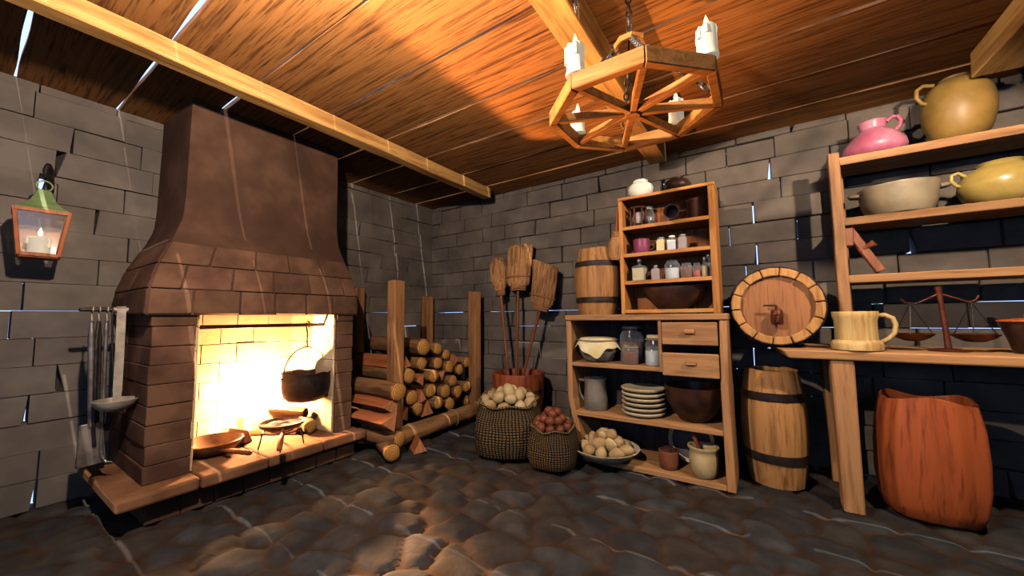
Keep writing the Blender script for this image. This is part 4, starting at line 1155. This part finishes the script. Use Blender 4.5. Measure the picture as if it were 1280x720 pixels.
# second row
t = lathed('mug', 'mauve mug with dark handle on the hutch\'s second shelf', 'mug', (-.805, 3.18, 1.713),
           [('body', wallpr([(0, 0), (.056, 0), (.062, .01), (.066, .06), (.067, .115), (.065, .122)], .008), 'mauve')], n=16)
mb = MB(); mb.tube([(.055, 0, .10), (.09, 0, .098), (.108, 0, .075), (.10, 0, .04), (.062, 0, .025)], .011, 8); mb.build('handle', M['bowlwood'], t, smooth=50)
def bottle(name, label, loc, w, h, body, neckm, square=True, group=None, nh=.35, nr=.45, label_m=None):
    t = thing(name, label, 'bottle', loc, (0, 0, rnd(-.15, .15)), group)
    n = 4 if square else 24; rot = Matrix.Rotation(PI / 4, 4, 'Z') if square else None
    k = w * (1.38 if square else 1); hb = h * (1 - nh)
    mb = MB(); mb.lathe([(0, 0), (k * .96, 0), (k, .005), (k, hb * .93), (k * .82, hb), (w * nr, hb + .008), (w * nr, h * .93)], n if square else 24, mat=rot)
    mb.build('body', M[body], t, smooth=30, bevel=.003 if square else 0)
    mb = MB(); mb.lathe([(0, h), (w * nr * 1.15, h), (w * nr * 1.25, h - .008), (w * nr * 1.2, h * .88), (0, h * .88)], 18); mb.build('stopper', M[neckm], t, smooth=40)
    if label_m:
        mb = MB(); mb.lathe([(0, .006), (k * .92, .006), (k * .92, hb * .86), (0, hb * .86)], 4 if square else 24, mat=rot); mb.build('contents', M[label_m], t)
    return t
bottle('bottle', 'cream paper-wrapped bottle with grey cap beside the mauve mug', (-.648, 3.17, 1.713), .031, .118, 'honeylabel', 'cap', nh=.16, nr=.75)
bottle('bottle', 'clear glass bottle half full of white beside cream bottle', (-.565, 3.165, 1.713), .033, .122, 'glass', 'ivory', nh=.22, nr=.6, label_m='milk')
bottle('bottle', 'grey mauve bottle, last of three on the second hutch shelf', (-.487, 3.165, 1.713), .031, .122, 'greypaper', 'cap', nh=.18, nr=.7)
# third row
bottle('bottle', 'square yellow-filled bottle with narrow neck on third hutch shelf', (-.825, 3.165, 1.486), .050, .185, 'glass', 'cap', nh=.32, nr=.32, label_m='honeylabel')
bottle('bottle', 'small pale mauve bottle beside the square yellow bottle', (-.695, 3.155, 1.486), .032, .120, 'greypaper', 'cap', nh=.24, nr=.45)
jar('glass_jar', 'round glass jar half full of white on third hutch shelf', (-.572, 3.17, 1.486), .057, .150, 'milk', .088, .72, None)
jar('glass_jar', 'small glass jar of brown spice beside the white-filled jar', (-.468, 3.165, 1.486), .043, .120, 'brownfill', .075, .75, None)
jar('glass_jar', 'small glass jar of red preserve on third hutch shelf', (-.392, 3.16, 1.486), .031, .115, 'redfill', .055, .7, None)
bottle('bottle', 'slim glass bottle of yellow oil near the hutch\'s right side', (-.338, 3.14, 1.486), .022, .150, 'glass', 'cap', False, nh=.35, nr=.45, label_m='yellowfill')
bottle('bottle', 'tallest grey-green glass bottle against the hutch\'s right side', (-.314, 3.19, 1.486), .026, .185, 'glass', 'cap', False, nh=.30, nr=.5, label_m='greyfill')
# fourth row
lathed('bowl', 'wide dark wooden bowl filling the hutch\'s lowest shelf', 'bowl', (-.580, 3.225, 1.25),
       [('body', wallpr([(0, 0), (.090, 0), (.105, .008), (.165, .05), (.215, .105), (.240, .160), (.243, .178)], .012), 'bowlwood', dict(sx=1.0, sy=.56))], n=48)
# whisk hung on the hutch
t = thing('hand_brush', 'small straw hand brush hanging on the hutch\'s left side', 'brush', (-1.002, 3.105, 1.67), (0, .05, 0))
mb = MB(); n = 40; q = random.Random(3); rid = [q.uniform(.92, 1.05) for _ in range(n)]
mb.lathe([(0, .0), (.035, .003), (.060, .03), (.072, .085), (.066, .14), (.045, .20), (.032, .235), (.034, .25), (0, .252)], n, fn=lambda a, r, z: (r * rid[int(round(a / (2 * PI) * n)) % n], z), sy=.55); mb.build('bristles', M['bristle'], t, smooth=40)
for z, r in ((.205, .044), (.225, .036), (.245, .035)):
    mb = MB(); mb.torus((0, 0, z), r, .006, 'z', 22, 6, sy=.62); mb.build('binding', M['binding'], t, smooth=60)
mb = MB(); mb.tube([(0, 0, .24), (.004, 0, .34), (.002, 0, .43)], [.014, .012, .013], 9); mb.build('handle', M['handle'], t, smooth=50)

# ================================================================= barrels
def barrel(label, loc, r0, r1, h, hoops, n=12, rot=(0, 0, 0)):
    t = thing('barrel', label, 'barrel', loc, rot, 'upright barrels')
    pr = []
    for i in range(15):
        k = i / 14; pr.append((r0 + (r1 - r0) * math.sin(PI * (.06 + .88 * k)), h * k))
    pr = [(0, .03), (pr[0][0] * .9, .03), (pr[0][0] * .9, 0)] + pr + [(pr[-1][0] * .88, h), (pr[-1][0] * .88, h - .03)]
    mb = MB(); mb.lathe(pr, n * 8, fn=lambda a, r, z: (r * (1 - .022 * (abs(math.cos(a * n / 2)) ** 14)), z + (.004 * math.sin(int(a / (2 * PI) * n) * 2.3) if z > h * .99 else 0))); mb.build('body', M['barrel'], t, smooth=40)
    mb = MB(); rr = pr[-1][0]
    for k in range(5):
        a = -rr + k * rr * .4; b = a + rr * .395
        ya, yb = math.sqrt(max(0, rr * rr - a * a)), math.sqrt(max(0, rr * rr - b * b)); y = max(min(ya, yb), rr * .45)
        mb.box(a, b, -y, y, h - .05, h - .028)
    mb.build('head', M['barrel_y'], t)
    for z, w in hoops:
        k = z / h; R = r0 + (r1 - r0) * math.sin(PI * (.06 + .88 * k))
        mb = MB(); mb.lathe([(R - .006, z - w), (R + .004, z - w), (R + .007, z), (R + .004, z + w), (R - .006, z + w)], 48); mb.build('hoop', M['hoop'], t, smooth=30)
    return t
barrel('small upright barrel standing on the low cabinet beside hutch', (-1.213, 3.22, 1.212), .155, .203, .585, [(.13, .024), (.445, .024)], 11)
barrel('tall upright barrel on the floor half under the table', (.035, 3.40, 0), .155, .206, .80, [(.20, .030), (.62, .030)], 11)

# cask lying on its side, tapped head to the room
cky, ckz, ckR = 3.16, 1.257, .285
ck = thing('cask', 'cask lying on its side on the table with tapped head facing', 'barrel', (.088, cky, ckz), (0, 0, 0))
n = 14; mb = MB(); rgk = random.Random(5)
for k in range(n):
    a0, a1 = 2 * PI * k / n + .012 + .1, 2 * PI * (k + 1) / n - .012 + .1
    f0 = -.01 + rgk.uniform(-.008, .008)
    ysec = [(f0, .93), (.10, .97), (.26, 1.0), (.42, .97), (.54, .93)]
    vs, fs = [], []
    for y, s in ysec:
        for (aa, rr) in ((a0, ckR * s), ((a0 + a1) / 2, ckR * s * 1.005), (a1, ckR * s), (a1, ckR * s - .055), ((a0 + a1) / 2, ckR * s - .055), (a0, ckR * s - .055)):
            vs.append((rr * math.cos(aa), y, rr * math.sin(aa)))
    for i in range(len(ysec) - 1):
        for j in range(6): fs.append((i * 6 + j, (i + 1) * 6 + j, (i + 1) * 6 + (j + 1) % 6, i * 6 + (j + 1) % 6))
    fs += [tuple(range(6)), tuple(reversed(range(24, 30)))]
    mb.add(vs, fs)
mb.build('body', M['barrel_y'], ck, bevel=.006)
mb = MB(); rr = ckR * .78
for k in range(5):
    a = -rr + k * rr * .4; b = a + rr * .398
    pts_ = []
    N = 5
    top = [(a + (b - a) * i / N, math.sqrt(max(0, rr * rr - (a + (b - a) * i / N) ** 2))) for i in range(N + 1)]
    vs = [(x, .03, z) for x, z in top] + [(x, .03, -z) for x, z in reversed(top)]; m_ = len(vs); vs += [(x, .05, z) for x, _, z in vs]
    fs = [tuple(range(m_)), tuple(reversed(range(m_, 2 * m_)))] + [(i, i + m_, (i + 1) % m_ + m_, (i + 1) % m_) for i in range(m_)]
    mb.add(vs, fs)
mb.build('head', M['caskhead'], ck)
mb = MB(); mb.lathe([(0, -.55), (ckR * .82, -.55), (ckR * .82, -.50), (0, -.50)], 32, mat=Matrix.Rotation(PI / 2, 4, 'X')); mb.build('back_head', M['barrel'], ck)
for y in (.16, .40):
    mb = MB(); R = ckR * 1.0; mb.lathe([(R - .005, y - .022), (R + .005, y - .022), (R + .006, y + .022), (R - .005, y + .022)], 48, mat=Matrix.Rotation(-PI / 2, 4, 'X')); mb.build('hoop', M['hoop'], ck, smooth=30)
mb = MB(); mb.lathe([(0, -.06), (.030, -.06), (.036, -.052), (.036, .03), (.028, .04), (0, .04)], 14, (0, -.025, -.065)); mb.tube([(0, .04, -.065), (0, -.05, -.065), (0, -.065, -.075), (0, -.066, -.11)], [.020, .020, .018, .014], 9)
sp_ = mb.build('spigot', M['brass'], ck, smooth=40)
mb = MB(); mb.tube([(0, -.026, -.03), (0, -.026, .0), (-.005, -.026, .004), (-.075, -.026, .006)], [.008, .008, .008, .006], 7); mb.build('tap_handle', M['darkwood'], sp_, smooth=50)

# ================================================================= table, wall shelves and their pots
tb = thing('table', 'long thick wooden plank table at the right side', 'table', (.06, 3.055, 0))
mb = MB(); mb.hexa([(.075, 0, .915), (2.3, 0, .915), (2.3, .70, .915), (.0, .70, .915), (.035, -.005, .972), (2.3, -.005, .972), (2.3, .70, .972), (-.06, .70, .972)]); mb.build('tabletop', M['shelf_x'], tb, bevel=.010, seg=2)
for x, y in ((.29, .02), (.30, .52), (2.0, .02), (2.0, .52)):
    mb = MB(); mb.hexa([(x + .008, y, 0), (x + .105, y, 0), (x + .105, y + .13, 0), (x + .008, y + .13, 0), (x - .006, y - .0, .916), (x + .108, y - .0, .916), (x + .108, y + .13, .916), (x - .006, y + .13, .916)]); mb.build('leg', M['shelf_z'], tb, bevel=.008)
su = thing('shelf_unit', 'tall open wooden shelf unit standing on the right-hand table', 'shelf', (.46, 3.40, .972))
def U_(x0, x1, y0, y1, z0, z1): return (x0 - .46, x1 - .46, y0 - 3.40, y1 - 3.40, z0 - .972, z1 - .972)
for x in (.452, 2.1):
    for y in (3.40, 3.66):
        mb = MB(); xo = x if y < 3.5 else x + .05
        mb = MB(); mb.box(*U_(xo, xo + .062, y, y + .062, .972, 2.335 if y < 3.5 else 2.32), .002); mb.build('upright', M['shelf_z'], su, bevel=.005)
for z in (2.294, 1.862, 1.462):
    mb = MB(); mb.hexa([(.056, .012, z - .052 - .972), (1.64, .012, z - .052 - .972), (1.64, .33, z - .052 - .972), (.056, .33, z - .052 - .972), (.035, .0, z - .972), (1.64, .0, z - .972), (1.64, .33, z - .972), (.035, .33, z - .972)]); mb.build('shelf', M['shelf_x'], su, bevel=.004)

SY = 3.55
def pot(name, label, x, z, pr, mat, handles=(), th=.012, n=40, sc=1.0, fn=None, y=SY, cat='pot'):
    t = thing(name, label, cat, (x, y, z))
    mb = MB(); mb.lathe(wallpr(pr, th), n, fn=fn); mb.build('body', M[mat], t, smooth=45)
    for hp in handles:
        mb = MB(); mb.tube(hp[0], hp[1], 9); mb.build('handle', M[mat], t, smooth=60)
    return t
# squat pink jug
pot('jug', 'squat pink glazed jug with loop handle on the top shelf', .722, 2.294,
    [(0, 0), (.125, 0), (.145, .008), (.172, .05), (.165, .09), (.125, .15), (.082, .185), (.070, .20), (.075, .235), (.082, .252)], 'pink',
    [([(.070, -.02, .235), (.098, -.02, .262), (.128, -.02, .258), (.142, -.02, .225), (.132, -.02, .185), (.11, -.02, .165)], [.013, .012, .012, .012, .012, .013])], n=14)
pot('storage_jar', 'large round olive-brown clay jar with side loop on top shelf', 1.128, 2.294,
    [(0, 0), (.088, 0), (.10, .006), (.135, .06), (.160, .15), (.168, .235), (.158, .31), (.128, .375), (.085, .410), (.070, .418), (.072, .43)], 'olive',
    [([(-.108, -.05, .395), (-.16, -.06, .405), (-.192, -.065, .38), (-.195, -.065, .33), (-.172, -.06, .29), (-.148, -.05, .28)], .012)])
pot('casserole', 'shallow stoneware casserole with two lug handles on middle shelf', .815, 1.862,
    [(0, 0), (.155, 0), (.165, .008), (.188, .08), (.196, .16), (.203, .185), (.204, .196)], 'casserole',
    [([(.195, -.03, .165), (.235, -.02, .170), (.240, 0, .170), (.235, .02, .170), (.195, .03, .165)], .014), ([(-.195, -.03, .165), (-.235, -.02, .170), (-.240, 0, .170), (-.235, .02, .170), (-.195, .03, .165)], .014)])
pot('cooking_pot', 'round glossy ochre pot with loop handles on middle shelf', 1.275, 1.862,
    [(0, 0), (.105, 0), (.12, .006), (.165, .05), (.185, .11), (.178, .165), (.14, .215), (.095, .238), (.088, .25), (.096, .262)], 'gold',
    [([(-.15, -.02, .20), (-.185, -.03, .225), (-.212, -.03, .215), (-.215, -.03, .18), (-.195, -.03, .145), (-.178, -.02, .14)], .011), ([(.15, -.02, .20), (.185, -.03, .235), (.212, -.03, .22), (.215, -.03, .18), (.195, -.03, .145), (.178, -.02, .14)], .011)])
# wooden tool on the lowest shelf
p0, p1 = Vector((.680, 3.44, 1.468)), Vector((.535, 3.47, 1.80))
t = thing('wooden_clamp', 'reddish wooden hand tool leaning in the shelf\'s left corner', 'tool', p0)
d = p1 - p0
mb = MB(); mb.bar((0, 0, 0.012), d, .05, .048, (0, 1, 0)); mb.build('stock', M['toolwood'], t, bevel=.005)
mb = MB(); mb.bar(d * .98, d * .66 + Vector((-.055, -.0, -.02)), .05, .07, (0, 1, 0)); mb.build('jaw', M['toolwood'], t, bevel=.005)
mb = MB(); c = d * .52; mb.tube([c + Vector((-.02, -.005, -.01)), c + Vector((.03, -.02, .02)), c + Vector((.055, -.03, .035))], [.015, .018, .024], 10); mb.build('peg', M['toolwood'], t, smooth=40)
# wooden mug
t = thing('wooden_mug', 'pale wooden stave mug with curved handle on the table', 'mug', (.487, 3.16, .972))
mb = MB(); mb.lathe(wallpr([(0, 0), (.115, 0), (.124, .006), (.126, .04), (.118, .058), (.104, .066), (.102, .12), (.103, .185), (.110, .210), (.112, .238), (.110, .242)], .016), 72, fn=lambda a, r, z: (r * (1 - .012 * (abs(math.cos(a * 6)) ** 12)), z)); mb.build('body', M['mugwood'], t, smooth=40)
mb = MB(); mb.tube([(.098, -.01, .215), (.135, -.012, .218), (.168, -.014, .20), (.180, -.014, .16), (.172, -.014, .11), (.145, -.012, .075), (.112, -.01, .055)], [.013, .014, .014, .013, .013, .013, .013], 9); mb.build('handle', M['mugwood'], t, smooth=60)
# balance scale
t = thing('balance_scale', 'small brown balance scale with two hanging pans on table', 'scale', (.915, 3.30, .972))
mb = MB(); mb.lathe([(0, 0), (.085, 0), (.088, .008), (.06, .014), (.022, .02), (0, .022)], 28); mb.build('base', M['brass'], t, smooth=40)
mb = MB(); mb.tube([(0, 0, .015), (-.004, 0, .12), (-.014, 0, .30), (-.02, 0, .385)], [.016, .013, .012, .017], 10); mb.build('post', M['brass'], t, smooth=50)
mb = MB(); mb.tube([(-.185, .0, .315), (-.165, 0, .292), (-.12, 0, .285), (-.07, 0, .312), (-.018, 0, .345), (.04, 0, .318), (.10, 0, .288), (.125, 0, .30), (.14, 0, .325)], [.008, .005, .005, .005, .008, .005, .005, .005, .007], 7); mb.build('balance_beam', M['brass'], t, smooth=60)
for x, z in ((-.145, .286), (.108, .288)):
    mb = MB(); mb.lathe([(0, .055), (.04, .060), (.075, .078), (.098, .100), (.100, .104), (.094, .103), (.07, .086), (.035, .068), (0, .064)], 28, (x, 0, 0)); o = mb.build('pan', M['brass'], t, smooth=40)
    mb = MB()
    for k in range(3):
        a = 2 * PI * k / 3 + .2; mb.tube([(x, 0, z), (x + .092 * math.cos(a), .092 * math.sin(a), .102)], .0026, 5)
    mb.build('cord', M['iron'], o)
t = lathed('lidded_crock', 'dark crock with a red lid at the table\'s right edge', 'pot', (1.215, 3.28, .972),
           [('body', wallpr([(0, 0), (.055, 0), (.062, .006), (.075, .07), (.094, .135), (.098, .165), (.10, .172)], .01), 'bowlwood'), ('lid', [(0, .215), (.012, .215), (.016, .205), (.010, .196), (.05, .192), (.108, .184), (.112, .178), (.106, .172), (0, .172)], 'tubwood')])
# big red tub under the table
t = thing('wooden_tub', 'big bulging red-stained wooden tub under the table', 'tub', (.775, 3.30, 0), (0, .035, .12))
def tubf(a, r, z):
    k = z / .69
    sq = 1 / (max(abs(math.cos(a)), abs(math.sin(a))) ** .38)
    return r * sq * (1 - .045 * (abs(math.cos(a * 6.5 + .6)) ** 2 * .45)), z + .018 * (k if k > .9 else 0) * math.sin(3 * a + .5)
mb = MB(); mb.lathe([(0, 0), (.165, 0), (.195, .02), (.222, .09), (.238, .22), (.240, .38), (.230, .54), (.212, .65), (.205, .69), (.190, .695), (.182, .68), (.20, .50), (.20, .12), (0, .08)], 104, (0, 0, 0), 1.0, .78, fn=tubf)
mb.build('body', M['tubwood'], t, smooth=50)

# ================================================================= chandelier
CC = Vector((-.472, 1.785, 2.2)); CRD = .405
ch = thing('chandelier', 'octagonal wooden wheel chandelier hanging by chains from the ceiling', 'chandelier', CC)
ang = [math.radians(22.5 + 45 * k) for k in range(8)]
mb = MB(); ro, ri, hb = CRD, CRD - .042, .035
for k in range(8):
    a, b = ang[k] + .004, ang[(k + 1) % 8] + (2 * PI if k == 7 else 0) - .004
    ca, sa, cb_, sb = math.cos(a), math.sin(a), math.cos(b), math.sin(b)
    mb.hexa([(ri * ca, ri * sa, -hb), (ro * ca, ro * sa, -hb), (ro * cb_, ro * sb, -hb), (ri * cb_, ri * sb, -hb), (ri * ca, ri * sa, hb), (ro * ca, ro * sa, hb), (ro * cb_, ro * sb, hb), (ri * cb_, ri * sb, hb)])
mb.build('rim', M['hutch_x'], ch, bevel=.004)
for k in range(8):
    mb = MB(); a = ang[k]; mb.bar((.03 * math.cos(a), .03 * math.sin(a), -.008), ((ri - .0) * math.cos(a), (ri - .0) * math.sin(a), -.008), .030, .040); mb.build('spoke', M['hutch_x'], ch, bevel=.003)
mb = MB(); mb.lathe([(0, -.035), (.034, -.035), (.040, -.028), (.040, .02), (.034, .026), (0, .026)], 8); mb.build('hub', M['hutch_z'], ch)
mb = MB(); mb.tube([(.0, 0, .026), (0, 0, .05), (.012, 0, .066), (.026, 0, .058)], .005, 7); mb.build('hub_hook', M['iron'], ch, smooth=60)
ZT = .335
mb = MB()
for k in range(8):
    a, b = ang[k], ang[k] + PI / 4
    r1, r2 = .078, .058
    mb.hexa([(r2 * math.cos(a), r2 * math.sin(a), ZT - .014), (r1 * math.cos(a), r1 * math.sin(a), ZT - .014), (r1 * math.cos(b), r1 * math.sin(b), ZT - .014), (r2 * math.cos(b), r2 * math.sin(b), ZT - .014),
             (r2 * math.cos(a), r2 * math.sin(a), ZT + .014), (r1 * math.cos(a), r1 * math.sin(a), ZT + .014), (r1 * math.cos(b), r1 * math.sin(b), ZT + .014), (r2 * math.cos(b), r2 * math.sin(b), ZT + .014)])
mb.build('upper_ring', M['hutch_x'], ch, bevel=.003)
def chain(par, p0, p1, lk=.046, r=.0048, w=.0135):
    p0, p1 = Vector(p0), Vector(p1); d = p1 - p0; N = max(2, int(round(d.length / (lk * .78)))); z = d.normalized()
    x = z.cross(Vector((0, 0, 1)));  x = Vector((1, 0, 0)) if x.length < .01 else x.normalized()
    y = z.cross(x); mb = MB()
    for i in range(N):
        c = p0.lerp(p1, (i + .5) / N); u, v = (x, y) if i % 2 else (y, x)
        q = [c + u * (w * math.cos(t)) + z * (lk / 2 * math.sin(t)) for t in np.linspace(0, 2 * PI, 11)]
        mb.tube(q, r, 6, cap=False)
    return mb.build('chain', M['chain'], par, smooth=60)
for k in (0, 2, 4, 6):
    a = ang[k]; chain(ch, (.06 * math.cos(a), .06 * math.sin(a), ZT - .01), ((ri + .01) * math.cos(a), (ri + .01) * math.sin(a), hb))
chain(ch, (0, 0, ZT + .03), (0, 0, H - CC.z))
for k in range(4):
    a = ang[k * 2]; mb = MB(); mb.tube([(.06 * math.cos(a), .06 * math.sin(a), ZT + .01), (.02 * math.cos(a), .02 * math.sin(a), ZT + .05), (0, 0, ZT + .055)], .004, 6); mb.build('link_rod', M['iron'], ch, smooth=60)
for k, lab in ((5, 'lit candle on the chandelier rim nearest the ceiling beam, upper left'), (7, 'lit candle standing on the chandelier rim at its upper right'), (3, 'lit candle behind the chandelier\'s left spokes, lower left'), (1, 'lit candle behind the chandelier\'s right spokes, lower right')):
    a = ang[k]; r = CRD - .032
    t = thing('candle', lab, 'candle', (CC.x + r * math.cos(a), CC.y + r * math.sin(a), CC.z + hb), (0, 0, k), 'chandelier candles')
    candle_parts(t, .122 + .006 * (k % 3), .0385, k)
t = thing('hanging_chain', 'short dark chain hanging from the beam left of chandelier', 'chain', (-.64, 1.50, 2.60))
mb = MB(); mb.tube([(-.012, 0, .10), (0.004, 0, .105), (.008, 0, .09)], .006, 6); mb.build('staple', M['iron'], t, smooth=60)
chain(t, (.008, 0, .095), (.008, 0, -.015))
# ================================================================= light
def light(name, kind, loc, energy, color, **kw):
    l = bpy.data.lights.new(name, kind); l.energy = energy; l.color = color
    for k, v in kw.items(): setattr(l, k, v)
    o = bpy.data.objects.new(name, l); COL.objects.link(o); o.location = loc; return o
light('fire_light', 'POINT', (-3.68, 1.60, .56), 210, (1.0, .55, .24), shadow_soft_size=.06)
fg = light('fire_glow', 'SPOT', (-3.64, 1.57, .64), 850, (1.0, .50, .20), shadow_soft_size=.02, spot_size=math.radians(101), spot_blend=.03)
fg.rotation_euler = Vector((1, .03, .53)).to_track_quat('-Z', 'Y').to_euler()
fg2 = light('fire_glow', 'SPOT', (-3.64, 1.57, .64), 800, (1.0, .48, .20), shadow_soft_size=.02, spot_size=math.radians(50), spot_blend=.10)
fg2.rotation_euler = Vector((1, .02, .03)).to_track_quat('-Z', 'Y').to_euler()
for k in (5, 7, 3, 1):
    a = ang[k]; r = CRD - .024
    light('candle_light', 'POINT', (CC.x + r * math.cos(a), CC.y + r * math.sin(a), CC.z + hb + .172), 3.2, (1.0, .62, .28), shadow_soft_size=.012)
light('lantern_light', 'POINT', (lx, ly, LZ + .15), 1.2, (1.0, .66, .34), shadow_soft_size=.012)
key = light('lamp_light', 'POINT', (-1.2, .30, 2.45), 240, (1.0, .85, .69), shadow_soft_size=.03)
key2 = light('shaded_lamp_light', 'SPOT', (1.0, 2.05, 2.42), 135, (1.0, .83, .64), shadow_soft_size=.03, spot_size=math.radians(132), spot_blend=.12)
key2.rotation_euler = Vector((-.12, .62, -.8)).to_track_quat('-Z', 'Y').to_euler()
sun = light('sun', 'SUN', (0, 0, 6), 4.6, (1.0, .93, .82), angle=math.radians(.25))
sun.rotation_euler = Vector((-.45, .16, -1)).to_track_quat('-Z', 'Y').to_euler()

w = bpy.data.worlds.new('world'); SC.world = w; w.use_nodes = True
bg = w.node_tree.nodes['Background']; bg.inputs['Color'].default_value = (.40, .58, 1.0, 1); bg.inputs['Strength'].default_value = 2.1

SC.cycles.diffuse_bounces = 0
vs_ = SC.view_settings
vs_.view_transform = 'Standard'; vs_.look = 'None'; vs_.gamma = 1.0; vs_.use_curve_mapping = False
vs_.exposure = 0.0
